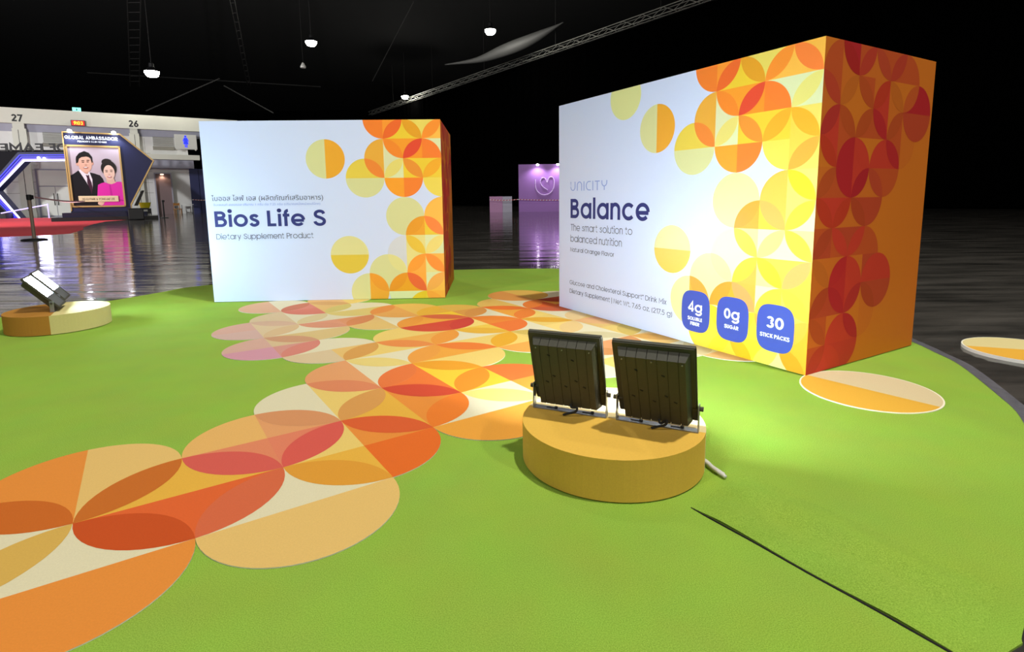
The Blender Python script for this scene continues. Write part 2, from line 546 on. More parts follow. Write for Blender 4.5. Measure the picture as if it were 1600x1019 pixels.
# ------------------------------------------------------------------ floor
def floor_material():
    m = bpy.data.materials.new('polished_concrete')
    m.use_nodes = True
    nt = m.node_tree
    b = nt.nodes['Principled BSDF']
    tc = nt.nodes.new('ShaderNodeTexCoord')
    mp = nt.nodes.new('ShaderNodeMapping')
    mp.inputs['Scale'].default_value = (.5, 2.6, 1)
    nt.links.new(tc.outputs['Object'], mp.inputs['Vector'])
    n = nt.nodes.new('ShaderNodeTexNoise')
    n.inputs['Scale'].default_value = 1.6
    n.inputs['Detail'].default_value = 7
    n.inputs['Roughness'].default_value = .62
    nt.links.new(mp.outputs[0], n.inputs['Vector'])
    cr = nt.nodes.new('ShaderNodeValToRGB')
    cr.color_ramp.elements[0].position = .35
    cr.color_ramp.elements[0].color = (.026, .025, .023, 1)
    cr.color_ramp.elements[1].position = .72
    cr.color_ramp.elements[1].color = (.115, .105, .095, 1)
    nt.links.new(n.outputs['Fac'], cr.inputs['Fac'])
    nt.links.new(cr.outputs[0], b.inputs['Base Color'])
    rr = nt.nodes.new('ShaderNodeMapRange')
    rr.inputs['From Min'].default_value = .3
    rr.inputs['From Max'].default_value = .7
    rr.inputs['To Min'].default_value = .05
    rr.inputs['To Max'].default_value = .13
    nt.links.new(n.outputs['Fac'], rr.inputs['Value'])
    nt.links.new(rr.outputs[0], b.inputs['Roughness'])
    n2 = nt.nodes.new('ShaderNodeTexNoise')
    n2.inputs['Scale'].default_value = 1.1
    n2.inputs['Detail'].default_value = 3
    mp2 = nt.nodes.new('ShaderNodeMapping')
    mp2.inputs['Scale'].default_value = (.3, 2.6, 1)
    nt.links.new(tc.outputs['Object'], mp2.inputs['Vector'])
    nt.links.new(mp2.outputs[0], n2.inputs['Vector'])
    bp = nt.nodes.new('ShaderNodeBump')
    bp.inputs['Strength'].default_value = .34
    bp.inputs['Distance'].default_value = .03
    nt.links.new(n2.outputs['Fac'], bp.inputs['Height'])
    nt.links.new(bp.outputs['Normal'], b.inputs['Normal'])
    return m


b = MB()
b.box((0, 40, -.105), (200, 160, .2))
tag(b.build('floor', floor_material()), kind='structure')
b = MB()
b.box((0, 40, 20.1), (200, 160, .2))
tag(b.build('ceiling', mat('black_ceiling', (7, 7, 8), .9)), kind='structure')

# ------------------------------------------------------------------ green carpet
def carpet_material():
    m = bpy.data.materials.new('lime_carpet')
    m.use_nodes = True
    nt = m.node_tree
    b = nt.nodes['Principled BSDF']
    tc = nt.nodes.new('ShaderNodeTexCoord')
    n = nt.nodes.new('ShaderNodeTexNoise')
    n.inputs['Scale'].default_value = 420
    n.inputs['Detail'].default_value = 6
    n2 = nt.nodes.new('ShaderNodeTexNoise')
    n2.inputs['Scale'].default_value = 5
    n2.inputs['Detail'].default_value = 3
    for q in (n, n2): nt.links.new(tc.outputs['Object'], q.inputs['Vector'])
    cr = nt.nodes.new('ShaderNodeValToRGB')
    cr.color_ramp.elements[0].position = .3
    cr.color_ramp.elements[0].color = (.20, .355, .034, 1)
    cr.color_ramp.elements[1].position = .7
    cr.color_ramp.elements[1].color = (.37, .575, .085, 1)
    nt.links.new(n.outputs['Fac'], cr.inputs['Fac'])
    mx = nt.nodes.new('ShaderNodeMix')
    mx.data_type = 'RGBA'
    mx.blend_type = 'MULTIPLY'
    mx.inputs[0].default_value = .22
    nt.links.new(cr.outputs[0], mx.inputs[6])
    nt.links.new(n2.outputs['Color'], mx.inputs[7])
    nt.links.new(mx.outputs[2], b.inputs['Base Color'])
    b.inputs['Roughness'].default_value = .95
    b.inputs['Specular IOR Level'].default_value = .1
    bp = nt.nodes.new('ShaderNodeBump')
    bp.inputs['Strength'].default_value = .5
    bp.inputs['Distance'].default_value = .003
    nt.links.new(n.outputs['Fac'], bp.inputs['Height'])
    nt.links.new(bp.outputs['Normal'], b.inputs['Normal'])
    return m


M_carpet = carpet_material()
edge = [(-3.687, 3.856), (-3.605, 4.10), (-3.348, 4.478), (-3.183, 4.872), (-3.036, 5.224), (-2.3, 5.75), (-1.5, 6.08), (-.623, 6.203), (.001, 6.225), (.526, 6.172),
        (1.1, 5.86), (1.7, 5.25), (2.08, 4.4), (2.23, 3.5), (2.172, 2.876), (2.140, 2.691), (2.096, 2.477), (1.931, 2.087), (1.807, 1.849), (1.52, 1.48), (1.2, 1.15), (.932, .906), (.862, .859),
        (.45, .68), (-.3, .52), (-1.1, .49), (-2.0, .78), (-2.8, 1.35), (-3.35, 2.15), (-3.66, 3.0)]
edge = spline(edge + [edge[0]], 6)[:-1]
b = MB()
b.prism([(x, y, -.005) for x, y in edge], (0, 0, .005), m=M_carpet)
carpet = b.build('carpet', M_carpet)
tag(carpet, 'large round lime green carpet under the cartons and floodlights', 'carpet')
# grey tape hem along the right edge of the carpet
b = MB()
hem = [p for p in edge if p[0] > 1.2 and 1.45 < p[1] < 4.9]
cxy = Vector((-.68, 3.38))
hem.sort(key=lambda p: math.atan2(p[1] - cxy.y, p[0] - cxy.x))
M_tape = mat('grey_tape', (104, 104, 112), .3, noise=.5, nscale=30, bump=.6)
for p, q in zip(hem, hem[1:]):
    if math.dist(p, q) > .6: continue
    def out(v, k):
        d = (Vector(v) - cxy).normalized()
        return (v[0] + d.x * k, v[1] + d.y * k)
    b.face([(*out(p, -.004), .0012), (*out(p, .05), -.004), (*out(q, .05), -.004), (*out(q, -.004), .0012)])
b.build('edge_tape', M_tape, carpet, label='shiny grey tape along the carpet edge')
# flap of carpet that covers the cables, with its open black slit
s0_, s1_ = Vector((.458, 1.321, 0)), Vector((.765, .860, 0))
e1_, e2_, e3_ = Vector((.690, 1.470, 0)), Vector((.742, 1.429, 0)), Vector((.805, 1.292, 0))
d_ = (s1_ - s0_).normalized()
b = MB()
rows = 26
L = .58
prof = [(0, .0035), (.03, .013), (.085, .016), (.12, .010), (.165, .027), (.21, .018), (.245, .006), (.275, .0006)]
nx = Vector((-d_.y, d_.x, 0))
if nx.x < 0: nx = -nx
grid = []
for a in range(rows + 1):
    t = a / rows
    rise = min(1, t * 7, (1 - t) * 5)
    row = []
    for (w, z) in prof:
        start = s0_ + nx * w + d_ * (-.03 * (w / .275))
        p = start + d_ * L * t
        wob = .0025 * math.sin(9 * t + 14 * w)
        row.append((p.x, p.y, .0006 + (z + wob) * rise * (1 if w < .27 else .1)))
    grid.append(row)
nc = len(prof)
vv = [p for r_ in grid for p in r_]
ff = [[a * nc + k, a * nc + k + 1, (a + 1) * nc + k + 1, (a + 1) * nc + k] for a in range(rows) for k in range(nc - 1)]
b.raw(vv, ff)
b.build('carpet_flap', M_carpet, carpet, smooth=True, label='raised strip of green carpet over the cables')
b = MB()
pth = [s0_ + d_ * (.60 * k / 12) - nx * (.0035 + .001 * math.sin(k * 1.3)) + Vector((0, 0, .001)) for k in range(13)]
b.tube(pth, [.0008] + [.002] * 12, 6)
b.build('slit', M_ink, carpet, label='black open slit between carpet pieces')

# ------------------------------------------------------------------ floor graphic
w = (222, 214, 180); t_ = (226, 188, 112); g = (228, 176, 66); y = (230, 200, 112); Y = (240, 200, 58)
o = (228, 142, 58); O = (222, 100, 46); og = (232, 162, 62); sa = (224, 158, 104); sr = (222, 134, 96)
pk = (210, 168, 150); pm = (208, 150, 164); pt = (214, 192, 152); rd = (208, 74, 52); ro = (232, 120, 54)
# quadrants: upper-left, upper-right, lower-left, lower-right as seen along the lattice
FC = {
    (-1, 0): [w, w, w, w], (0, 1): [o, t_, o, t_], (0, -1): [w, w, o, o], (1, 0): [g, g, O, O], (2, 1): [(228, 178, 102), sa, sr, (222, 128, 96)],
    (3, 0): [y, o, g, (226, 108, 36)], (2, -1): [w, w, t_, t_], (3, 2): [w, y, w, y], (4, 1): [g, o, g, o], (4, 3): [sa, w, sa, w],
    (5, 2): [ro, Y, ro, Y], (6, 1): [Y, ro, w, og], (5, 0): [w, w, og, og], (5, 4): [y, y, w, w], (6, 3): [og, og, y, y],
    (4, 5): [w, w, pt, t_], (3, 6): [pk, (212, 186, 142), pm, (210, 148, 134)], (3, 8): [pk, pt, (206, 172, 160), pt], (4, 9): [pt, w, pt, w],
    (4, 7): [w, w, (212, 186, 126), (212, 186, 126)], (5, 8): [w, w, (218, 152, 118), (218, 150, 106)], (5, 10): [(218, 136, 116), (222, 182, 112), (216, 128, 108), (222, 182, 112)],
    (4, 11): [(218, 172, 138), w, (218, 172, 138), w], (6, 11): [(226, 180, 116), y, (226, 180, 116), y], (6, 9): [w, w, (218, 196, 116), (218, 196, 116)],
    (7, 8): [(228, 168, 88), (230, 188, 92), (228, 168, 88), (230, 188, 92)], (8, 7): [g, (224, 180, 82), Y, (220, 158, 76)], (7, 6): [og, og, rd, rd],
    (6, 7): [(222, 186, 116), w, (220, 186, 112), w], (6, 5): [y, y, (230, 172, 82), (230, 172, 82)], (7, 4): [w, w, y, y], (8, 5): [(236, 210, 120), (232, 138, 54), (232, 196, 78), ro],
    (8, 3): [(236, 206, 112), y, (236, 168, 78), (236, 168, 78)], (9, 4): [w, y, w, (236, 206, 120)], (9, 6): [w, og, w, og], (10, 7): [(226, 186, 96), w, (226, 186, 96), w],
    (11, 6): [O, og, O, rd], (11, 8): [(220, 152, 76), (224, 182, 86), (220, 152, 76), (224, 182, 86)], (12, 7): [w, w, (170, 70, 40), (170, 70, 40)], (10, 5): [(236, 206, 112), w, y, w],
    (10, 3): [w, t_, w, y], (11, 4): [t_, t_, (228, 164, 122), (228, 164, 122)], (12, 5): [w, t_, w, sa], (11, 2): [w, w, (226, 188, 122), t_], (9, 2): [w, w, sa, sa], (8, 1): [w, w, w, y], (10, 1): [w, t_, w, w], (11, 0): [w, w, (224, 180, 116), (226, 176, 104)], (12, 3): [w, w, t_, t_], (12, 1): [w, y, w, t_],
}
LN = {(-1, 0, 0, 1): (200, 104, 34), (0, 1, 1, 0): (198, 108, 36), (-1, 0, 0, -1): (212, 172, 84), (0, -1, 1, 0): (198, 80, 28), (1, 0, 2, 1): (212, 92, 80), (1, 0, 2, -1): (212, 104, 66),
      (2, 1, 3, 2): (212, 146, 98), (2, 1, 3, 0): (214, 90, 78), (3, 0, 4, 1): (216, 94, 46), (2, -1, 3, 0): (220, 154, 52), (3, 2, 4, 3): (218, 134, 92), (3, 2, 4, 1): (214, 154, 82),
      (4, 1, 5, 2): (206, 74, 48), (4, 1, 5, 0): (230, 124, 42), (4, 3, 5, 4): (226, 204, 122), (4, 3, 5, 2): (226, 118, 60), (5, 2, 6, 1): (236, 146, 42), (5, 2, 6, 3): (230, 158, 42),
      (5, 0, 6, 1): (242, 216, 122), (4, 5, 5, 4): (212, 156, 80), (5, 4, 6, 5): (228, 140, 72), (5, 4, 6, 3): (230, 156, 66), (6, 3, 7, 4): (230, 124, 52), (3, 6, 4, 7): (202, 152, 116),
      (3, 6, 4, 5): (212, 132, 116), (3, 8, 4, 9): (208, 174, 146), (3, 8, 4, 7): (212, 182, 138), (4, 9, 5, 8): (214, 196, 146), (4, 7, 5, 8): (212, 146, 114), (5, 8, 6, 7): (212, 136, 86),
      (5, 8, 6, 9): (216, 196, 116), (4, 9, 5, 10): (214, 126, 106), (5, 10, 6, 9): (206, 190, 110), (5, 10, 6, 11): (212, 164, 102), (6, 9, 7, 8): (226, 146, 72), (6, 7, 7, 8): (226, 166, 86),
      (7, 8, 8, 7): (230, 178, 62), (7, 6, 8, 7): (214, 104, 66), (7, 6, 8, 5): (200, 66, 54), (6, 5, 7, 6): (208, 78, 54), (6, 7, 7, 6): (228, 152, 60), (6, 5, 7, 4): (230, 152, 62),
      (7, 4, 8, 5): (226, 176, 60), (7, 4, 8, 3): (226, 168, 46), (8, 7, 9, 6): (214, 148, 74), (8, 5, 9, 6): (232, 132, 50), (9, 6, 10, 7): (230, 116, 46), (9, 6, 10, 5): (230, 128, 52),
      (10, 7, 11, 6): (230, 128, 54), (8, 5, 9, 4): ro, (9, 4, 10, 5): (222, 166, 52), (10, 7, 11, 8): (220, 152, 76), (11, 8, 12, 7): (220, 170, 72), (9, 4, 10, 3): (226, 194, 130),
      (10, 3, 11, 4): (228, 176, 120), (10, 5, 11, 4): (226, 196, 140), (10, 5, 11, 6): (200, 96, 60)}
FA = 0.59331
FO = (-1.11387, 1.27925)
FR_ = 0.24984


def fplace(s, t, z):
    return (FO[0] + s * math.cos(FA) - t * math.sin(FA), FO[1] + s * math.sin(FA) + t * math.cos(FA), .003 + z)


b = MB()
edgecol = lin((222, 220, 208))
for (i, j), qs in FC.items():
    if None in qs: continue
    ring = arc(FR_ * i, FR_ * j, FR_, FR_, 0, 360, 56)[:-1]
    b.prism([(*fplace(u, v, 0)[:2], .0004) for u, v in ring], (0, 0, .0026), edgecol)
pattern(b, {k: v for k, v in FC.items()}, LN, FR_, 0, 0, None, fplace, -1, .87, .0002, .0004)
tag(b.build('floor_graphic', M_floorprint), 'long trail of overlapping orange, cream and red circles laid on the green carpet', 'floor graphic')


def floor_disc(x, y_, r, ang, c1, c2, z0, h, rim, label):
    b = MB()
    ring = [(x + r * math.cos(2 * PI * k / 72), y_ + r * math.sin(2 * PI * k / 72), z0) for k in range(72)]
    b.prism(ring, (0, 0, h), lin(rim))
    for k, c in ((0, c1), (1, c2)):
        a0 = ang + PI * k
        b.face([(x + (r - .006) * math.cos(a0 + PI * q / 36), y_ + (r - .006) * math.sin(a0 + PI * q / 36), z0 + h + .0003) for q in range(37)], lin(c))
    return tag(b.build('floor_disc', M_floorprint), label, 'floor disc')


sp = math.atan2(1.960 - 2.350, 1.612 - 1.318)
floor_disc(1.455, 2.155, .2495, sp, (204, 188, 148), (214, 164, 58), .0004, .003, (232, 226, 205), 'cream and gold floor disc at the foot of the large right carton')
sp2 = math.atan2(2.682 - 2.764, 2.587 - 2.370)
floor_disc(2.586, 2.672, .253, sp2, (212, 198, 142), (222, 168, 62), -.005, .016, (232, 228, 212), 'cream and gold floor disc on the bare dark floor')

# ------------------------------------------------------------------ the two printed cartons
wy = (208, 207, 146); WY = (214, 218, 166); ye = (230, 196, 56); yg = (226, 206, 96); go = (226, 166, 62); oo = (238, 152, 46); orr = (236, 126, 48)
gd = (244, 182, 74); ygl = (222, 210, 132); tp = (204, 206, 208)
ART = {
    (0, -1): [None, None, orr, (240, 150, 52)], (1, 0): [ye, ye, oo, oo], (2, -1): [yg, yg, yg, yg], (3, 0): [gd, gd, WY, WY], (2, 1): [(238, 146, 44), orr, ye, ye],
    (0, 1): [go, (212, 212, 166), go, (212, 212, 166)], (-1, 2): [(222, 196, 74), (222, 196, 74), wy, wy], (1, 2): [WY, ye, (240, 156, 46), orr], (3, 2): [ye, (244, 196, 76), (230, 206, 84), (244, 196, 76)],
    (1, 4): [wy, wy, wy, wy], (3, 4): [gd, (240, 214, 104), gd, (240, 214, 104)], (2, 5): [(230, 158, 46), ye, ygl, WY], (1, 6): [tp, ygl, tp, ygl], (3, 6): [WY, WY, (242, 174, 72), (242, 174, 72)],
    (0, 7): [wy, wy, wy, wy], (2, 7): [(242, 166, 66), ygl, (242, 164, 62), WY], (1, 8): [(230, 158, 36), (230, 158, 36), WY, WY], (3, 8): [gd, gd, (242, 170, 62), (242, 170, 62)],
    (-1, 8): [wy, (232, 162, 50), wy, (232, 162, 50)], (2, 9): [ye, ye, ye, ye], (0, 9): [None, None, None, None],
    (-3, 1): [wy, (228, 162, 50), wy, (228, 162, 50)], (-2, 6): [(214, 208, 142), (214, 208, 142), (216, 188, 66), (216, 188, 66)],
}
ARTL = {(0, -1, 1, 0): (230, 104, 46), (1, 0, 2, -1): (222, 156, 42), (0, 1, 1, 0): (236, 134, 46), (1, 0, 2, 1): (220, 76, 50), (2, -1, 3, 0): (240, 142, 50), (2, 1, 3, 0): (238, 124, 50),
        (1, 2, 2, 1): (226, 142, 52), (2, 1, 3, 2): (234, 166, 44), (-1, 2, 0, 1): (230, 132, 54), (0, 1, 1, 2): (222, 206, 110), (2, 5, 3, 4): (242, 132, 60), (1, 4, 2, 5): (226, 152, 42),
        (1, 6, 2, 5): (226, 188, 62), (2, 5, 3, 6): (230, 210, 116), (0, 7, 1, 6): (216, 210, 138), (2, 7, 3, 6): (240, 142, 52), (1, 6, 2, 7): (240, 152, 52), (-1, 8, 0, 7): (230, 150, 44),
        (0, 7, 1, 8): (226, 146, 36), (1, 8, 2, 7): (226, 100, 50), (2, 7, 3, 8): (236, 166, 76), (1, 8, 2, 9): (228, 190, 42), (2, 9, 3, 8): (240, 158, 56)}
ART2 = dict(ART)
ART2.update({(0, -1): [None, None, orr, (240, 150, 52)], (4, -1): [gd, gd, gd, gd], (4, 1): [WY, WY, yg, yg], (4, 3): [yg, yg, (234, 214, 110), (234, 214, 110)], (4, 5): [WY, WY, ygl, ygl],
             (4, 7): [(236, 194, 66)] * 4, (0, 9): [(238, 198, 56)] * 4, (2, 9): [ye, ye, (234, 196, 44), (234, 196, 44)], (4, 9): [(238, 164, 44)] * 4, (3, 10): [ygl, ygl, ygl, ygl], (1, 10): [ye, ye, ye, ye],
             (3, 8): [ye, (238, 200, 90), (238, 200, 90), (240, 196, 80)], (3, 6): [WY, WY, (240, 194, 74), (240, 194, 74)], (1, 6): [(222, 220, 172)] * 2 + [(222, 220, 172)] * 2})
ARTL2 = dict(ARTL)
ARTL2.update({(3, 0, 4, -1): (240, 128, 58), (3, 0, 4, 1): (222, 212, 116), (3, 2, 4, 1): (240, 170, 46), (3, 2, 4, 3): (238, 164, 62), (3, 4, 4, 3): (240, 196, 44), (2, 5, 3, 4): (232, 168, 80),
              (3, 4, 4, 5): (236, 218, 60), (3, 6, 4, 5): (238, 222, 64), (3, 6, 4, 7): (240, 164, 90), (2, 7, 3, 6): (240, 182, 44), (3, 8, 4, 7): (240, 188, 60), (3, 8, 4, 9): (240, 168, 62),
              (0, 9, 1, 8): (238, 196, 36), (0, 9, 1, 10): (238, 196, 36), (2, 7, 3, 8): (238, 182, 58), (1, 6, 2, 7): (238, 186, 52), (1, 8, 2, 7): (238, 150, 84), (2, 9, 3, 10): (234, 210, 80)})
# side sheet: warm orange ground with red circles
bgs = (206, 112, 26); l = (202, 104, 28); mm = (190, 78, 30); mp = (182, 66, 34); r = (196, 56, 36); dk = (176, 32, 36)
SIDE = {
    (2, -1): [dk, mm, dk, mm], (4, -1): [mm, mm, mm, mm], (1, 0): [mm, l, mm, l], (3, 0): [l, l, mm, l], (5, 0): [mm, mm, bgs, bgs], (0, 1): [l, l, l, l], (2, 1): [bgs, bgs, bgs, bgs],
    (4, 1): [r, l, r, l], (6, 1): [dk, dk, mp, mp], (1, 2): [r, mm, r, mm], (3, 2): [mm, mm, bgs, bgs], (5, 2): [mm, l, mm, l], (0, 3): [bgs, bgs, bgs, l], (2, 3): [dk, r, dk, r], (4, 3): [r, r, mm, mm],
    (1, 4): [mm, mm, r, r], (3, 4): [l, l, mp, mp], (2, 5): [l, l, mp, mp], (0, 5): [l, l, mm, mm], (1, 6): [mp, mm, l, l], (3, 6): [mm, mm, l, mp], (2, 7): [(186, 40, 36), r, (186, 40, 36), r],
    (4, 7): [r, r, mp, mp], (1, 8): [mp, mp, mm, l], (3, 8): [bgs, l, bgs, l], (2, 9): [r, r, (190, 50, 36), (190, 50, 36)], (1, 10): [r, r, r, r], (0, 7): [l, l, l, l], (0, 9): [l, l, l, mm],
}
SIDEL = {(2, -1, 3, 0): (182, 56, 34), (4, -1, 5, 0): (180, 58, 34), (3, 0, 4, -1): mp, (0, 1, 1, 0): (184, 62, 34), (0, 1, 1, 2): (176, 46, 36), (3, 2, 4, 1): (178, 36, 36), (2, 3, 3, 4): (170, 30, 36), (4, 3, 5, 2): (178, 36, 36),
         (2, 3, 3, 2): r, (1, 2, 2, 3): dk, (1, 4, 2, 3): dk, (3, 2, 4, 3): r, (1, 6, 2, 5): r, (2, 5, 3, 6): r, (2, 5, 1, 6): r, (1, 8, 2, 7): dk, (2, 7, 3, 8): (178, 42, 36), (1, 6, 2, 7): (182, 36, 36), (2, 9, 3, 8): (178, 34, 36), (1, 8, 2, 9): r, (1, 10, 2, 9): r,
         (5, 0, 6, 1): (192, 84, 30), (5, 2, 6, 1): mp, (3, 6, 4, 7): r, (3, 4, 4, 3): mp, (2, 7, 3, 6): r}
SIDEL = {k: v for k, v in SIDEL.items() if k[0] < k[2]}


def carton(root, W, Dp, H, lat, art, artl):
    """front board, right board, left board, back and top, each a printed sheet of its own"""
    z0 = .0045
    def front(s, t, z): return (s, -z, t)
    def side(s, t, z): return (W + z, s, t)
    paper = tuple(min(1, 1.12 * v) for v in lin((202, 212, 236)))
    b = MB()
    b.prism([(0, .012, z0), (W - .012, .012, z0), (W - .012, 0, z0), (0, 0, z0)], (0, 0, H - z0), paper)
    pattern(b, art, artl, lat[2], lat[0], lat[1], (0, W, z0, H), front, 1, 1.12)
    b.build('front_panel', M_print, root, label='white printed front with yellow and orange circles')
    b = MB()
    b.prism([(W - .012, 0, z0), (W, 0, z0), (W, Dp, z0), (W - .012, Dp, z0)], (0, 0, H - z0), lin(bgs))
    pattern(b, SIDE, SIDEL, lat[2] * .985, 0, lat[1], (0, Dp, z0, H), side, 1, 1.0, mix=lambda p, q: tuple(.95 * min(u, v) for u, v in zip(p, q)))
    b.build('side_panel', M_sideprint, root, label='orange printed side with red circles')
    b = MB()
    b.box((W / 2 - .006, Dp / 2 + .006, (H + z0) / 2 - .002), (W - .012, Dp - .012, H - z0 - .004), lin(bgs))
    b.build('carton_body', M_sideprint, root, label='plain orange back and top of the carton')


LBX = empty('product_carton', (-2.4007, 4.3323, 0), .0353, 'giant white supplement carton on the left with a navy Bios Life S title', 'carton')
carton(LBX, 1.8538, 1.0602, 1.4221, (1.4031, 1.2776, .15151), ART, ARTL)
RBX = empty('product_carton', (.3474, 3.9783, 0), -1.0458, 'larger giant white carton on the right with a navy Balance title and three blue badges', 'carton')
carton(RBX, 1.894, .9396, 1.4427, (1.3567, 1.3129, .13405), ART2, ARTL2)
fp = lambda s, t, z: (s, -z, t)
# extra printed disc cut by the top edge of the right carton
fpn = [o_ for o_ in RBX.children if o_.name.startswith('front_panel')][0]
b = MB()
poly = clip(arc(.689, 1.3945, .134, .134, 0, 360, 56)[:-1], (0, 1.894, 0, 1.4427))
b.prism([fp(u, v, .0002) for u, v in poly], (0, -.0002, 0), tuple(1.12 * v for v in lin((214, 216, 146))))
b.build('printed_disc', M_print, fpn, label='pale yellow printed disc cut by the top edge')

font_lettering('name_lettering', 'ไบออส ไลฟ์ เอส (ผลิตภัณฑ์เสริมอาหาร)', .047, .811, .040, .867, fp, M_greyink, LBX)
font_lettering('ingredient_lettering', 'อินเพลนท์ สเตอรอล ปริมาณ 1 กรัม ต่อ 7.25 กรัม (ปริมาณหนึ่งหน่วยบริโภค)', .059, .772, .018, .831, fp, M_paleink, LBX)
drawn_title('title_lettering', list('Bios Life S'), .058, .606, .124, .864, .185, .095, fp, M_navyink, LBX)
lettering('subtitle_lettering', [('Dietary Supplement Product', .060, .508, .043, .761, .10)], fp, M_greyink, LBX)

drawn_title('logo_lettering', ['U*', 'N*', 'I*', 'C*', 'I*', 'T*', 'Y*'], .139, .847, .062, .393, .105, .2, fp, M_paleink, RBX)
drawn_title('title_lettering', list('Balance'), .14, .659, .133, .773, .175, .115, fp, M_navyink, RBX)
lettering('tagline_lettering', [('The smart solution to', .143, .571, .046, .627, .095), ('balanced nutrition', .141, .493, .046, .536, .095)], fp, M_greyink, RBX)
lettering('flavour_lettering', [('Natural Orange Flavor', .138, .424, .028, .470, .125)], fp, M_greyink, RBX)
lettering('description_lettering', [('Glucose and Cholesterol Support* Drink Mix', .131, .188, .030, .929, .115), ('Dietary Supplement | Net Wt. 7.65 oz. (217.5 g)', .131, .125, .030, .975, .115)], fp, M_greyink, RBX)
for bl, br, lines, lab in (
        (1.174, 1.364, [('4g', 1.221, .182, .054, .094, .19), ('SOLUBLE', 1.219, .135, .019, .098, .23), ('FIBER', 1.238, .108, .019, .060, .23)], 'blue badge reading 4g soluble fiber'),
        (1.408, 1.596, [('0g', 1.453, .185, .053, .092, .19), ('SUGAR', 1.458, .136, .019, .082, .23)], 'blue badge reading 0g sugar'),
        (1.641, 1.831, [('30', 1.692, .185, .055, .088, .19), ('STICK PACKS', 1.661, .138, .019, .150, .23)], 'blue badge reading 30 stick packs')):
    cx_ = (bl + br) / 2
    hw, hh, n_ = (br - bl) / 2, .112, 4.2
    ring = []
    for k in range(64):
        a = 2 * PI * k / 64
        c_, s_ = math.cos(a), math.sin(a)
        ring.append((cx_ + hw * math.copysign(abs(c_) ** (2 / n_ * 1.25), c_), .1855 + hh * math.copysign(abs(s_) ** (2 / n_ * 1.25), s_)))
    b = MB()
    b.prism([fp(u, v, .0008) for u, v in ring], (0, -.0004, 0))
    bd = b.build('badge', M_badge, RBX, label=lab)
    lettering('badge_lettering', lines, fp, M_whiteink, bd, lift=.002)

# ------------------------------------------------------------------ round plinths of the floodlights
def plinth(x, y_, split, c1, c2, label):
    r_, h_ = .2762, .1218
    root = empty('round_plinth', (x, y_, 0), 0, label, 'plinth')
    b = MB()
    n_ = 96
    def c(k): return lin(c1) if ((2 * PI * (k + .5) / n_ - split) % (2 * PI)) < PI else lin(c2)
    z0 = .0042
    for k in range(n_):
        a0, a1 = 2 * PI * k / n_, 2 * PI * (k + 1) / n_
        p, q = (r_ * math.cos(a0), r_ * math.sin(a0)), (r_ * math.cos(a1), r_ * math.sin(a1))
        b.face([(*p, z0), (*q, z0), (*q, h_), (*p, h_)], c(k))
    b.face([(r_ * math.cos(-2 * PI * k / n_), r_ * math.sin(-2 * PI * k / n_), z0) for k in range(n_)], lin(c1))
    b.build('drum_wall', M_floorprint, root)
    b = MB()
    for k, cc in ((0, c1), (1, c2)):
        a0 = split + PI * k
        b.face([(r_ * math.cos(a0 + PI * q / 48), r_ * math.sin(a0 + PI * q / 48), h_) for q in range(49)], lin(cc))
    b.build('drum_top', M_floorprint, root)
    return root


plinth(.303, 1.6157, -.43 + PI, (224, 180, 78), (224, 206, 156), 'gold round plinth under the two floodlights seen from behind')
plinth(-2.985, 3.530, -1.02, (214, 202, 140), (176, 124, 52), 'half cream, half orange round plinth by the left carton with lit floodlights')

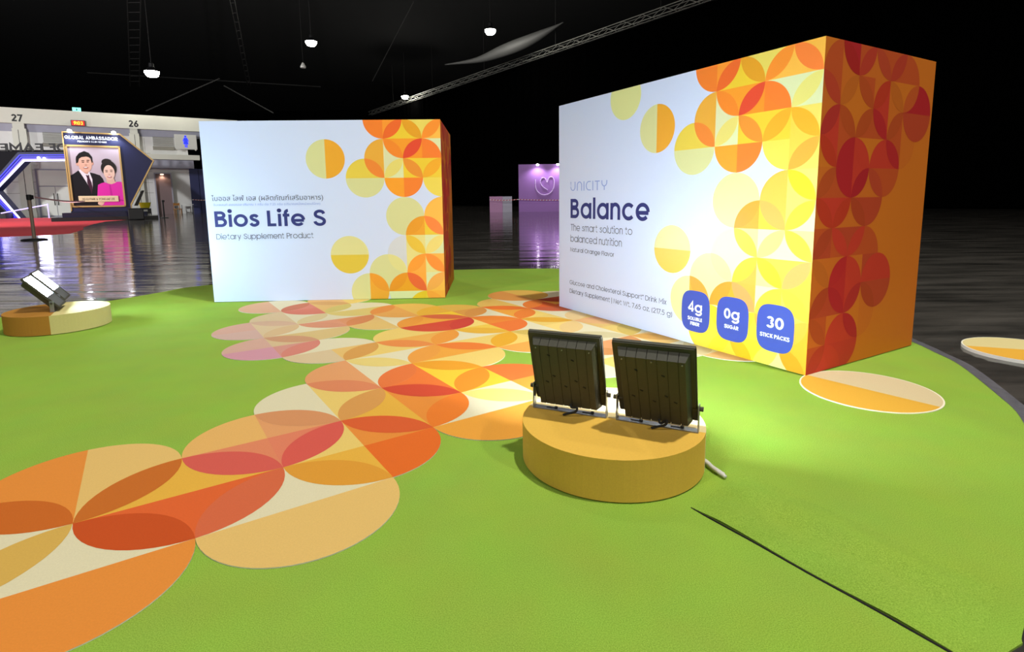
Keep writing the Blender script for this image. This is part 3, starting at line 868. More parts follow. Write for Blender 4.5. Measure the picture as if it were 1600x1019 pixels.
# ------------------------------------------------------------------ LED floodlights
def floodlight(x, y_, yaw, w_, H, pz, tilt, below, wb, glow, label, lit_part=1.0):
    """front looks along +y of the unit before yaw; panel leans back by tilt about the pivot"""
    root = empty('floodlight', (x, y_, .1219), yaw, label, 'floodlight', 'led floodlights on the round plinths')
    up = Vector((0, math.sin(tilt), math.cos(tilt)))
    fw = Vector((0, math.cos(tilt), -math.sin(tilt)))
    ex = Vector((1, 0, 0))
    piv = Vector((0, 0, pz))
    def P(u, v, d): return piv + ex * u + up * v + fw * d      # v from the pivot upward, d forward
    lo, hi = -below, H - below
    def slab(b, u0, u1, v0, v1, d0, d1, m=None, inset=0):
        a = [P(u0, v0, d0), P(u1, v0, d0), P(u1, v1, d0), P(u0, v1, d0)]
        c_ = [P(u0 + inset, v0 + inset, d1), P(u1 - inset, v0 + inset, d1), P(u1 - inset, v1 - inset, d1), P(u0 + inset, v1 - inset, d1)]
        b.raw(a + c_, [[3, 2, 1, 0], [4, 5, 6, 7], [0, 1, 5, 4], [1, 2, 6, 5], [2, 3, 7, 6], [3, 0, 4, 7]], None, m)
    # front bezel: a ring of four bars
    b = MB()
    bz = .010
    slab(b, -w_ / 2, w_ / 2, hi - bz, hi, 0, .012)
    slab(b, -w_ / 2, w_ / 2, lo, lo + bz, 0, .012)
    slab(b, -w_ / 2, -w_ / 2 + bz, lo + bz, hi - bz, 0, .012)
    slab(b, w_ / 2 - bz, w_ / 2, lo + bz, hi - bz, 0, .012)
    slab(b, -w_ / 2 + .003, w_ / 2 - .003, lo + .003, hi - .003, -.003, .004)
    b.build('bezel', M_blackmetal, root, bevel=.0012)
    # glass with the lit field
    b = MB()
    v_split = hi - bz - (H - 2 * bz) * lit_part
    slab(b, -w_ / 2 + bz, w_ / 2 - bz, v_split, hi - bz, .006, .0085)
    b.build('light_field', glow, root, label='glowing white glass')
    if lit_part < 1:
        b = MB()
        slab(b, -w_ / 2 + bz, w_ / 2 - bz, lo + bz, v_split, .006, .0085)
        b.build('driver_cover', M_greymetal, root, label='dark grey lower cover')
    # finned housing on the back, chamfered, with seven bays
    b = MB()
    hw = w_ / 2 - .014
    v0, v1 = lo - .002, hi - .017
    nb = 7
    for k in range(nb):
        u0 = -hw + 2 * hw * k / nb + (.0008 if k else 0)
        u1 = -hw + 2 * hw * (k + 1) / nb - (.0008 if k < nb - 1 else 0)
        l_in = .010 if k == 0 else 0
        r_in = .010 if k == nb - 1 else 0
        a = [P(u0, v0, -.001), P(u1, v0, -.001), P(u1, v1, -.001), P(u0, v1, -.001)]
        c_ = [P(u0 + l_in, v0 + .006, -.030), P(u1 - r_in, v0 + .006, -.030), P(u1 - r_in, v1 - .013, -.030), P(u0 + l_in, v1 - .013, -.030)]
        b.raw(a + c_, [[0, 1, 2, 3], [7, 6, 5, 4], [4, 5, 1, 0], [5, 6, 2, 1], [6, 7, 3, 2], [7, 4, 0, 3]])
    slab(b, -hw + .012, hw - .012, v0 + .01, v1 - .016, -.002, -.0285)
    hs = b.build('housing', M_blackmetal, root, label='ribbed black housing')
    for k, (u, v) in enumerate(((-hw + .018, v1 - .022), (0, v1 - .022), (hw - .018, v1 - .022))):
        b = MB()
        b.tube([P(u, v, -.0295), P(u, v, -.0325)], .0022, 8)
        b.build('screw', M_bracket, hs)
    for u, v in ((-.045, .145), (.03, .135), (-.035, .07), (.035, .06), (-.06, .045), (0, .035), (.06, .04)):
        b = MB()
        b.box(P(u, min(v, v1 - .03), -.030), (.010, .003, .003), rot=Matrix.Rotation(.4, 3, 'Y'))
        b.build('vent_slot', M_ink, hs)
    # u-shaped bracket, pivots
    b = MB()
    hb = wb / 2
    b.box((0, 0, .0025), (wb, .026, .003))
    for sx in (-1, 1):
        b.box((sx * hb, 0, (pz + .012) / 2 + .001), (.003, .022, pz + .012))
    br_ = b.build('bracket', M_bracket, root, label='steel u-shaped bracket')
    for u in (-.06, .06):
        b = MB()
        b.box((u, 0, .0045), (.036, .006, .0012))
        b.tube([(u + .014, 0, .004), (u + .014, 0, .010)], .0055, 8)
        b.build('bracket_bolt', M_ink, br_)
    for sx in (-1, 1):
        b = MB()
        b.tube([(sx * (w_ / 2 - .012), 0, pz), (sx * (hb + .004), 0, pz)], .005, 10)
        b.tube([(sx * (hb + .002), 0, pz), (sx * (hb + .012), 0, pz)], .0075, 8)
        b.build('pivot_knob', M_blackmetal, root)
    b = MB()
    q = P(.01, lo + .018, -.03)
    pts = spline([tuple(q[i] for i in (0, 2)), (.016, q.z - .010), (.034, .030), (.030, .018), (.004, .009), (-.008, .005)], 5)
    b.tube([Vector((u, q.y - .006 - .02 * (k / len(pts)), v)) for k, (u, v) in enumerate(pts)], .0038, 8)
    b.build('power_cable', M_rubber, root)
    return root


glow_near = mat('flood_glass', (255, 255, 255), .3, emit=FLOOD_NEAR, ecol=(228, 240, 255))
glow_left = mat('flood_glass_side', (255, 255, 255), .3, emit=FLOOD_LEFT, ecol=(196, 226, 255))
floodlight(.179, 1.6716, -.4145, .2322, .2529, .0722, -.3104, .0451, .2403, glow_near, 'left one of the two black floodlights seen from behind on the gold plinth')
floodlight(.4268, 1.5589, -.4483, .2303, .2698, .0699, -.4177, .0496, .2393, glow_near, 'right one of the two black floodlights seen from behind, above the white cable')
floodlight(-2.983, 3.510, -1.024, .2313, .26, .058, -.70, .048, .24, glow_left, 'glowing floodlight on the left plinth, the nearer of the lit pair', .66)
floodlight(-2.983 - .183, 3.510 + .269, -1.012, .2313, .26, .058, -.692, .048, .24, glow_left, 'glowing floodlight on the left plinth, the one behind the nearer lit one', .66)

# white power cables that run from the gold plinth under the carpet flap
b = MB()
for k, off in enumerate((0, .013)):
    pts = [(.53, 1.552 + off, .012), (.569, 1.540 + off, .013), (.582, 1.500 + off, .0105), (.599, 1.458 + off, .0085)]
    sx_ = spline([(p[0], p[1]) for p in pts], 6)
    zz = spline([(p[0], p[2]) for p in pts], 6)
    b.tube([(q[0], q[1], zz[i][1]) for i, q in enumerate(sx_)], .0055, 8)
tag(b.build('mains_cable', M_cable, smooth=True), 'white power cables running from the gold plinth under the green carpet', 'cable')

# ================================================================== far end of the hall
WA = Vector((-33.498, 36.0, 0))
WD = Vector((.84795, .53008, 0))
WN = Vector((.53008, -.84795, 0))
WANG = math.atan2(WD.y, WD.x)


def wp(s, z, out=0.0):
    return WA + WD * s + WN * out + Vector((0, 0, z))


def wbox(b, s0, s1, z0, z1, d0, d1, m=None):
    """block on the hall wall: along s, height z, from d0 to d1 in front of the wall plane"""
    a = [wp(s0, z0, d1), wp(s1, z0, d1), wp(s1, z0, d0), wp(s0, z0, d0)]
    b.prism(a, (0, 0, z1 - z0), None, m)


FZ = -.005
b = MB()
wbox(b, -9, 11.0, FZ, 5.6, -.5, -.3)
wall = tag(b.build('wall_left', M_concrete), kind='structure')
b = MB()
wbox(b, -9, 14.5, 6.1, 7.08, -.45, .05)
b.build('fascia_beam', M_cream, wall, kind='structure')
b = MB()
wbox(b, -9, 14.5, 5.6, 6.1, -.5, -.28)
b.build('recess_band', M_concdark, wall, kind='structure')
for s0_p, s1_p in ((1.15, 1.86), (7.46, 8.04), (-5.4, -4.7)):
    b = MB()
    wbox(b, s0_p, s1_p, FZ, 5.78, -.35, -.02)
    wbox(b, s0_p + .06, s1_p - .06, 5.78, 6.1, -.35, .0)
    wbox(b, s0_p - .012, s1_p + .012, FZ, .3, -.35, -.0)
    p_ = b.build('pillar', M_cream, wall, kind='structure')
    b = MB()
    wbox(b, s0_p + .3, s0_p + .33, .4, 5.7, -.03, -.015)
    b.build('pillar_joint', M_ink, p_, kind='structure')
for s0_p, s1_p in ((2.65, 3.62), (8.85, 10.12), (-3.6, -1.4)):
    b = MB()
    for k in range(9):
        wbox(b, s0_p, s1_p, 4.98 + k * .075, 5.02 + k * .075, -.3, -.22 - .03 * (k % 2))
    wbox(b, s0_p - .04, s1_p + .04, 4.68, 4.93, -.3, -.16)
    b.build('louvre', M_louvre if s0_p < 5 else M_louvre, wall, kind='structure')
b = MB()
wbox(b, 8.1, 11.72, 3.96, 4.32, -.3, .35)
b.build('ledge_beam', M_cream, wall, kind='structure')
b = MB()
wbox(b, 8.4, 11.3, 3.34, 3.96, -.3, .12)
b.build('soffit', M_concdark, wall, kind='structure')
# alcove doorway with its own downlight
b = MB()
wbox(b, 8.78, 9.72, FZ, 2.92, -.3, -.22)
alc = tag(b.build('door_1', mat('alcove_brown', (112, 92, 92), .6)), kind='structure')
for z0_p, s0_p, s1_p in ((2.92, 8.70, 9.80),):
    b = MB()
    wbox(b, s0_p, s1_p, z0_p, z0_p + .10, -.3, .05)
    wbox(b, 8.70, 8.78, FZ, 2.92, -.3, .05)
    wbox(b, 9.72, 9.80, FZ, 2.92, -.3, .05)
    b.build('door_frame', M_concdark, alc, kind='structure')
b = MB()
wbox(b, 9.1, 9.3, 2.88, 2.915, -.16, -.06)
tag(b.build('downlight', emitter('downlight_glow', (255, 220, 190), 7)), 'small warm downlight at the head of the brown doorway', 'light')
sp_ = bpy.data.lights.new('doorway_light', 'SPOT')
sp_.energy = 26
sp_.color = (1, .72, .5)
sp_.spot_size = 2.2
sp_.shadow_soft_size = .08
so = bpy.data.objects.new('doorway_light', sp_)
so.location = wp(9.2, 2.82, -.08)
C.objects.link(so)
# cross joint lines of the wall panels
b = MB()
for z_ in (1.55, 2.3, 3.1, 4.4):
    wbox(b, -9, 8.6, z_, z_ + .022, -.302, -.296)
for s_ in (-7, -2.6, .2, 4.4, 5.6, 8.3):
    wbox(b, s_, s_ + .02, 0, 5.5, -.302, -.296)
b.build('panel_joints', M_louvre, wall, kind='structure')
# double door seen through the arch
b = MB()
wbox(b, 2.0, 3.9, FZ, 3.2, -.3, -.24)
d2 = tag(b.build('door_2', M_concdark), kind='structure')
for s0_p, s1_p in ((2.12, 2.95), (2.98, 3.8)):
    b = MB()
    wbox(b, s0_p, s1_p, .05, 2.0, -.25, -.2)
    b.build('door_leaf', M_doorm, d2, kind='structure')
b = MB()
wbox(b, 2.12, 3.8, 2.06, 3.1, -.25, -.2)
b.build('door_transom', M_doorm, d2, kind='structure')
for s_ in (2.86, 3.05):
    b = MB()
    b.tube([wp(s_, .75, -.14), wp(s_, 1.55, -.14)], .022, 8)
    for z_ in (.85, 1.45): b.tube([wp(s_, z_, -.2), wp(s_, z_, -.14)], .015, 6)
    b.build('door_handle', M_ink, d2, kind='structure')
# dark blue folding partition beside the hall wall
b = MB()
for k in range(3):
    wbox(b, 10.95 + k * .62, 11.54 + k * .62, FZ, 3.33, -.1 - .03 * (k % 2), .02 - .03 * (k % 2))
tag(b.build('partition_screen', mat('navy_partition', (22, 30, 78), .6)), 'dark navy partition screen between the hall wall and the left carton', 'partition')

# bay numbers, clock, exit sign, washroom sign
for txt, s_, label in (('27', 1.22, 'black bay number 27 on the pale beam at far left'), ('26', 7.5, 'black bay number 26 on the pale beam right of the clock')):
    b = MB()
    x_ = 0
    for q, ch in enumerate(txt):
        ps, adv = glyph(ch, .21)
        for n__, p in enumerate(ps):
            v2, f2 = ribbon(p, .21)
            b.raw([wp(s_ + (x_ + u) * .44, 6.21 + v * .46, .056 + .002 * n__) for u, v in v2], f2)
        x_ += adv + .07
    tag(b.build('wall_number', M_ink), label, 'number sign', 'bay numbers on the beam')
ck = empty('led_clock', wp(4.66, 6.08, .05), WANG, 'small red LED clock on the beam above the portrait board', 'clock')
b = MB()
b.box((0, -.07, .2), (.78, .14, .38))
b.build('clock_case', M_black, ck, bevel=.01)
lettering('clock_digits', [('9:03', -.24, .09, .22, .50, .17)], lambda s, t, z: (s, -.146 - z, t), emitter('clock_red', (255, 120, 20), 9), ck)
b = MB()
b.box((0, -.142, .2), (.70, .003, .31))
b.build('clock_face', emitter('clock_glow', (190, 8, 14), 1.1), ck)
ex = empty('exit_sign', wp(4.64, 7.085, -.1), WANG, 'small green lit exit sign standing on top of the pale beam', 'sign')
b = MB()
b.box((0, 0, .13), (.46, .08, .24))
b.build('sign_box', emitter('exit_green', (120, 240, 215), 1.3), ex)
b = MB()
b.raw([(x, -.042, .12 + z) for x, z in arc(0, .07, .025, .025, 0, 360, 12)[:-1]], [list(range(12))])
b.face([(-.03, -.042, .15), (.04, -.042, .16), (.05, -.042, .09), (.02, -.042, .05), (-.04, -.042, .06)])
b.build('running_figure', mat('exit_dark', (10, 90, 70), .6), ex)
rs = empty('washroom_sign', wp(10.9, 4.68, .30), WANG, 'pale lightbox sign with a blue woman figure above the doorway', 'sign')
b = MB()
b.box((0, 0, .58), (1.42, .26, 1.06))
b.build('sign_box', emitter('washroom_box', (182, 182, 174), .12), rs, bevel=.02)
b = MB()
fig = [(x, .98 + z) for x, z in arc(0, 0, .075, .075, 0, 360, 16)[:-1]]
b.face([(x, -.133, z) for x, z in fig])
b.face([(x, -.133, z) for x, z in [(-.10, .89), (.10, .89), (.20, .62), (.15, .60), (.09, .76), (.17, .42), (.08, .42), (.08, .18), (.015, .18), (.015, .42), (-.015, .42), (-.015, .18), (-.08, .18), (-.08, .42), (-.17, .42), (-.09, .76), (-.15, .60), (-.20, .62)]])
b.build('woman_figure', emitter('washroom_blue', (20, 40, 230), 1.2), rs)
for sx in (-.6, .6):
    b = MB()
    b.box((sx, -.0, .03), (.08, .2, .1))
    b.build('sign_foot', M_cream, rs)

# ------------------------------------------------------------------ portrait board
PO = Vector((-21.2, 26.5, 0))
PD = Vector((.848, .53, 0))
PN = Vector((.53, -.848, 0))
board = empty('portrait_board', PO + Vector((0, 0, FZ + .003)), math.atan2(PD.y, PD.x), 'navy arrow shaped display board with a framed portrait of a couple and a gold border', 'display board')
pl = lambda s, z, d=0.0: (s, -d, z - FZ)
out = [(0, .44), (2.42, .44), (2.42, .70), (3.575, 2.951), (2.275, 4.224), (0, 4.224)]
b = MB()
b.prism([pl(s, z, -.35) for s, z in out], (0, -.35, 0))
b.build('board', M_navy, board)
b = MB()
cpt = Vector((1.5, 2.4))
for p, q in list(zip(out, out[1:] + out[:1]))[1:]:
    pi = [(Vector(v) + (cpt - Vector(v)).normalized() * .075) for v in (p, q)]
    b.prism([pl(*p, .001), pl(*q, .001), pl(*pi[1], .001), pl(*pi[0], .001)], (0, -.03, 0))
b.build('gold_edge', M_gold, board)
b = MB()
for s0_p, s1_p, z0_p, z1_p in ((.07, 2.2, 3.53, 3.61), (.07, 2.2, .645, .715), (.07, .14, .645, 3.61), (2.13, 2.2, .645, 3.61)):
    b.box(((s0_p + s1_p) / 2, -.03, (z0_p + z1_p) / 2 - FZ), (s1_p - s0_p, .06, z1_p - z0_p))
fr = b.build('picture_frame', M_gold, board)
# the printed portrait: flat sheet, all colours printed
b = MB()
lay = [.006]


def shape(pts, c):
    lay[0] += .0012
    b.face([pl(s, z, lay[0]) for s, z in pts], lin(c))


def oval(cx_, cz_, a, e, c, rot=0.0):
    pts = []
    for k in range(28):
        x, z = a * math.cos(2 * PI * k / 28), e * math.sin(2 * PI * k / 28)
        pts.append((cx_ + x * math.cos(rot) - z * math.sin(rot), cz_ + x * math.sin(rot) + z * math.cos(rot)))
    shape(pts, c)


shape([(.13, .71), (2.14, .71), (2.14, 3.54), (.13, 3.54)], (186, 172, 182))
shape([(.526, 2.43), (.60, 2.70), (.93, 2.66), (.845, 2.254), (.764, 2.24), (.628, 2.344)], (206, 158, 138))
shape([(.472, 2.423), (.545, 2.46), (.70, 2.27), (.80, 2.22), (.86, 2.36), (.90, 2.34), (.933, 2.183), (.968, 1.984), (.923, 1.68), (.748, 1.784), (.606, 2.113)], (226, 222, 230))
shape([(.15, 2.164), (.305, 2.274), (.462, 2.407), (.606, 2.113), (.736, 1.8), (.90, 1.40), (.958, 1.70), (.962, 1.984), (.887, 2.321), (1.075, 2.267), (1.283, 2.18), (1.377, 2.02), (1.422, 1.846), (1.3, 1.6), (1.2, 1.2), (1.2, .72), (.14, .72), (.14, 2.1)], (17, 16, 24))
shape([(.726, 2.207), (.80, 2.17), (.85, 2.21), (.858, 2.05), (.918, 1.82), (.93, 1.6), (.885, 1.268), (.82, 1.552), (.751, 1.817), (.765, 2.03)], (62, 28, 50))
oval(.451, 2.717, .05, .095, (204, 156, 136))
oval(1.034, 2.763, .042, .095, (196, 146, 126))
oval(.748, 2.724, .262, .42, (216, 170, 148))
shape([(.41, 2.74), (.415, 2.95), (.434, 3.05), (.564, 3.23), (.771, 3.33), (.938, 3.25), (1.045, 3.06), (1.055, 2.80), (1.015, 2.78), (.985, 2.98), (.93, 3.04), (.828, 3.07), (.642, 3.04), (.54, 2.96), (.49, 2.78)], (16, 12, 14))
for e in ((.676, 2.797, .052, .018), (.858, 2.821, .05, .018)): oval(*e, (44, 28, 26))
for e in ((.677, 2.872, .066, .02), (.876, 2.897, .064, .02)): oval(*e, (60, 40, 34), .05)
oval(.775, 2.675, .045, .022, (184, 132, 112))
oval(.755, 2.545, .095, .042, (150, 72, 68), .05)
oval(.755, 2.556, .078, .02, (238, 232, 228), .05)
oval(1.657, 2.526, .311, .375, (26, 18, 18))
oval(1.602, 2.826, .205, .165, (30, 20, 20))
shape([(1.512, 2.05), (1.816, 2.05), (1.849, 1.889), (1.922, 1.862), (1.766, 1.72), (1.642, 1.72), (1.527, 1.84)], (222, 184, 164))
oval(1.658, 2.318, .222, .363, (232, 196, 178))
shape([(1.45, 2.45), (1.47, 2.62), (1.60, 2.72), (1.78, 2.66), (1.88, 2.44), (1.86, 2.66), (1.70, 2.80), (1.55, 2.78), (1.42, 2.62)], (26, 18, 18))
for e in ((1.555, 2.357, .052, .017), (1.745, 2.372, .052, .017)): oval(*e, (50, 32, 30))
for e in ((1.553, 2.425, .062, .016), (1.75, 2.44, .06, .016)): oval(*e, (84, 58, 50))
oval(1.655, 2.235, .035, .018, (204, 156, 140))
oval(1.652, 2.115, .088, .045, (188, 62, 74))
oval(1.652, 2.124, .068, .022, (244, 238, 236))
shape([(1.159, 1.718), (1.303, 1.802), (1.443, 1.843), (1.56, 1.79), (1.70, 1.755), (1.84, 1.81), (1.92, 1.872), (2.06, 1.883), (2.138, 1.85), (2.138, .72), (1.204, .72), (1.157, .947), (1.089, 1.183)], (222, 44, 168))
shape([(1.60, 1.72), (1.66, 1.72), (1.70, 1.2), (1.62, .95)], (196, 32, 150))
shape([(1.20, 1.08), (1.9, 1.02), (2.138, .98), (2.138, .93), (1.8, .94), (1.25, .98)], (190, 30, 144))
oval(1.20, .83, .124, .095, (232, 192, 172))
for k in range(4): oval(1.24 + .03 * k, .80 + .028 * k, .06, .016, (222, 178, 158), .4)
b.build('portrait_print', M_print, fr, label='printed portrait of a man in a black suit and a woman in a pink dress')
b = MB()
b.box((1.137, -.065, 1.045 - FZ), (1.57, .02, .285))
pn = b.build('name_plate', mat('name_plate', (226, 208, 168), .4), fr, bevel=.008)
lettering('plate_lettering', [('MUJU PARK & YONGJAE LEE', .50, .985, .10, 1.27, .13)], lambda s, t, z: pl(s, t, .075 + z), M_ink, pn, lift=.003)
lettering('heading_lettering', [('GLOBAL AMBASSADOR', .085, 3.885, .155, 2.04, .20), ("FOUNDER'S CLUB MEMBER", .56, 3.745, .075, 1.12, .17)], lambda s, t, z: pl(s, t, z), emitter('heading_white', (225, 235, 255), .55), board, lift=.004)
for s_ in (.32, 2.02):
    b = MB()
    b.tube([pl(s_, 4.26, -.05), pl(s_, 4.32, .16)], .02, 6)
    hd = b.build('spot_arm', M_black, board)
    b = MB()
    b.lathe([(.03, 0), (.085, .02), (.085, .12), (.05, .14)], 14, c=pl(s_, 4.16, .20))
    b.build('spot_head', emitter('board_spot', (240, 244, 255), 30), hd)
    sl = bpy.data.lights.new('board_light', 'SPOT')
    sl.energy = 85
    sl.color = (.8, .87, 1)
    sl.spot_size = 1.9
    sl.spot_blend = .6
    sl.shadow_soft_size = .08
    so = bpy.data.objects.new('board_light', sl)
    so.location = PO + PD * s_ + PN * .42 + Vector((0, 0, 4.14))
    so.rotation_euler = (PN * -.42 + Vector((0, 0, -1.1))).to_track_quat('-Z', 'Y').to_euler()
    C.objects.link(so)
b = MB()
b.prism([pl(2.52, .68, -.30), pl(2.68, .68, -.30), pl(3.02, 1.45, -.30), pl(2.90, 1.45, -.30)], (0, -.22, 0))
b.build('side_strut', M_black, board)
b = MB()
b.prism([pl(-.70, FZ, .55), pl(3.5, FZ, .55), pl(3.5, FZ, -.8), pl(-.70, FZ, -.8)], (0, 0, .175))
b.build('lower_step', M_black, board)
b = MB()
b.prism([pl(-.31, FZ + .176, .32), pl(3.05, FZ + .176, .32), pl(3.05, FZ + .176, -.6), pl(-.31, FZ + .176, -.6)], (0, 0, .215))
b.prism([pl(0, .385, .06), pl(2.42, .385, .06), pl(2.42, .385, -.35), pl(0, .385, -.35)], (0, 0, .06))
b.build('upper_step', mat('navy_step', (12, 16, 44), .4), board)

# black console and cleaning cart at the right foot of the board
cs = empty('equipment_case', PO + PD * 2.62 + PN * .92 + Vector((0, 0, FZ + .003)), math.atan2(PD.y, PD.x), 'black equipment case in front of the right end of the portrait board', 'case')
b = MB()
b.box((0, 0, .28), (.62, .5, .50))
b.build('case_body', M_black, cs, bevel=.02)
b = MB()
b.box((.08, 0, .555), (.9, .55, .04))
b.build('case_top', M_black, cs, bevel=.01)
for sx in (-.25, .25):
    b = MB()
    b.tube([(sx, -.2, .03), (sx + .05, -.2, .03)], .028, 10)
    b.build('castor', M_rubber, cs)
ct = empty('cleaning_cart', PO + PD * 2.95 + PN * -1.3 + Vector((0, 0, FZ)), math.atan2(PD.y, PD.x), 'small black cart carrying a yellow bucket, right of the portrait board', 'cart')
b = MB()
b.lathe([(.20, .0), (.27, .26), (.28, .30), (.25, .30)], 18, c=(0, 0, .55))
b.build('bucket', mat('yellow_bucket', (224, 208, 30), .5), ct)
b = MB()
b.box((0, 0, .40), (.52, .4, .28))
b.box((0, 0, .08), (.58, .45, .05))
for sx in (-.25, .25): b.box((sx, 0, .2), (.03, .35, .22))
b.build('cart_frame', M_black, ct)
b = MB()
b.face([(-.1, -.205, .36), (.1, -.205, .36), (.1, -.205, .48), (-.1, -.205, .48)])
b.build('cart_label', M_white, ct)

# ------------------------------------------------------------------ hall of fame arch, seen from behind
AO = Vector((-31.1, 33.4, 0))
AD = Vector((.992, .126, 0))
AN = Vector((.126, -.992, 0))
arch = empty('light_arch', AO + Vector((0, 0, FZ + .003)), math.atan2(AD.y, AD.x), 'navy arch with a glowing white hexagonal opening on the red carpet', 'arch')
pa = lambda s, z, d=0.0: (s, -d, z - FZ)
hexi = [(0.05, 1.67), (1.80, 3.40), (5.0, 3.40), (6.75, 1.67), (5.05, .0), (1.15, .0)]


def hexring(k):
    """opening grown outward by k"""
    cx_, cz_ = 3.4, 1.67
    return [(cx_ + (s - cx_) * (1 + k / 2.6), max(cz_ + (z - cz_) * (1 + k / 1.75), 0.0) if z > .01 else 0.0) for s, z in hexi]


def ringband(b, ka, kb, d0, d1):
    A, B = hexring(ka), hexring(kb)
    for i in range(5):
        b.prism([pa(*A[i], d0), pa(*A[i + 1 if i < 5 else 0], d0), pa(*B[i + 1], d0), pa(*B[i], d0)], (0, -(d1 - d0), 0)) if i not in (4,) else None
    i = 5
    b.prism([pa(*A[5], d0), pa(*A[0], d0), pa(*B[0], d0), pa(*B[5], d0)], (0, -(d1 - d0), 0))


b = MB()
ringband(b, 0, .09, .02, .06)
b.build('led_strip', emitter('led_white', (225, 222, 255), 3.2), arch, label='bright white led strip')
for ka, kb, c_, st_ in ((.09, .17, (110, 100, 255), 1.4), (.23, .28, (70, 66, 250), .9), (.35, .40, (52, 52, 240), .7)):
    b = MB()
    ringband(b, ka, kb, .0, .04)
    b.build('blue_strip', emitter('led_blue_%d' % int(ka * 100), c_, st_), arch, label='blue led strip')
b = MB()
ringband(b, .0, .55, -.5, -.005)
b.build('inner_surround', M_navy, arch)
b = MB()
top = 3.98
Hx = hexring(.5)
b.box((3.4, .3, (top + Hx[1][1]) / 2 - .02), (9.4, .5, top - Hx[1][1] + .25))
b.prism([pa(-1.3, 0, -.5), pa(Hx[5][0], 0, -.5), pa(*Hx[0], -.5), pa(*Hx[1], -.5), pa(-1.3, Hx[1][1], -.5)], (0, -.47, 0))
b.build('arch_body', mat('arch_navy', (2, 2, 9), .7, spec=.2), arch)
for word, right, k_ in (('HALL', 6.75, .70), ('OF', 4.26, .64), ('FAME', 2.87, .80)):
    x_ = 0
    for ch in word:
        ps, adv = glyph(ch, .18)
        b = MB()
        for p in ps:
            v2, f2 = ribbon(p, .18)
            n2 = len(v2) // 2
            for k in range(n2 - 1):
                b.prism([pa(right - (x_ + v2[q_][0]) * k_, 4.0 + v2[q_][1] * .46, 0) for q_ in (k, n2 + k, n2 + k + 1, k + 1)], (0, .05, 0))
        b.build('arch_letter', M_ink, arch)
        x_ += adv + .10
for s_ in (2.65, 4.2):
    for ds in (0, .3):
        b = MB()
        b.lathe([(.04, 0), (.07, .03), (.07, .12), (.03, .14)], 12, c=pa(s_ + ds, 3.52 - .04 * (ds > 0), .12))
        b.build('spot_head', emitter('arch_spot', (255, 250, 250), 8), arch)
b = MB()
b.box((.15, -.35, .17), (1.3, .6, .34))
b.build('arch_step', M_black, arch)
lamp('arch_glow', AO + AD * 2.8 + AN * .7 + Vector((0, 0, 1.9)), 110, (.72, .7, 1), .3)
hr = empty('led_handrail', AO + AD * 1.4 + AN * 1.1 + Vector((0, 0, FZ + .003)), math.atan2(AD.y, AD.x), 'thin white lit handrail rising across the arch opening', 'handrail')
b = MB()
b.tube([(-.5, 0, .33), (2.05, 0, .80)], .035, 8)
b.build('rail', emitter('rail_glow', (190, 185, 250), .8), hr)
b = MB()
b.tube([(2.05, 0, 0), (2.05, 0, .86)], .03, 8)
b.build('rail_post', emitter('rail_glow', (190, 185, 250), .8), hr)

# red carpet
b = MB()
rc = [(-16.5, 14.6), (-13.076, 13.98), (-12.3, 14.55), (-12.25, 15.2), (-13.6, 17.4), (-15.0, 19.2), (-16.9, 22.2), (-18.6, 25.2), (-19.3, 28.2), (-21.2, 30.5), (-26, 33.0), (-31, 34.0), (-36, 33.6), (-36, 25)]
b.prism([(x, y_, FZ + .0002) for x, y_ in rc], (0, 0, .002))
tag(b.build('red_carpet', M_red), 'red carpet in front of the glowing arch and portrait board', 'carpet')

# ------------------------------------------------------------------ barrier posts, tape, seating
def stanchion(x, y_, h_, label, r_=.2):
    root = empty('barrier_post', (x, y_, FZ), 0, label, 'barrier post', 'barrier posts on the dark floor')
    b = MB()
    b.lathe([(r_, 0.0), (r_, .02), (r_ * .8, .035), (.05, .045)], 28)
    b.build('base', M_black, root)
    b = MB()
    b.lathe([(.035, .045), (.035, h_ - .12)], 14)
    b.build('post', M_chrome if h_ > 1 else M_black, root)
    b = MB()
    b.lathe([(.05, h_ - .12), (.052, h_ - .01), (.04, h_)], 14)
    b.box((.055, 0, h_ - .06), (.05, .06, .09))
    b.build('belt_head', M_black, root)
    return root


stanchion(-10.93, 12.52, 1.035, 'steel barrier post with a black head standing on the dark floor by the red carpet', .24)
stanchion(-18.95, 30.0, .97, 'slim black barrier post far off, in front of the brown doorway', .2)


def tape(pts, label):
    b = MB()
    hz = .02
    for p, q in zip(pts, pts[1:]):
        p, q = Vector(p), Vector(q)
        n_ = max(2, int((q - p).length / .09))
        for k in range(n_):
            a, c_ = p.lerp(q, k / n_), p.lerp(q, (k + 1) / n_)
            col = lin((196, 40, 48)) if k % 2 else lin((225, 220, 220))
            sag = lambda t: Vector((0, 0, -.05 * math.sin(PI * t)))
            a = a + sag(k / n_)
            c_ = c_ + sag((k + 1) / n_)
            sh = (c_ - a) * .5
            b.face([a - Vector((0, 0, hz)), c_ - Vector((0, 0, hz)), c_ + sh + Vector((0, 0, hz)), a + sh + Vector((0, 0, hz))], col)
    return tag(b.build('barrier_tape', M_print), label, 'barrier tape', 'red and white barrier tapes')


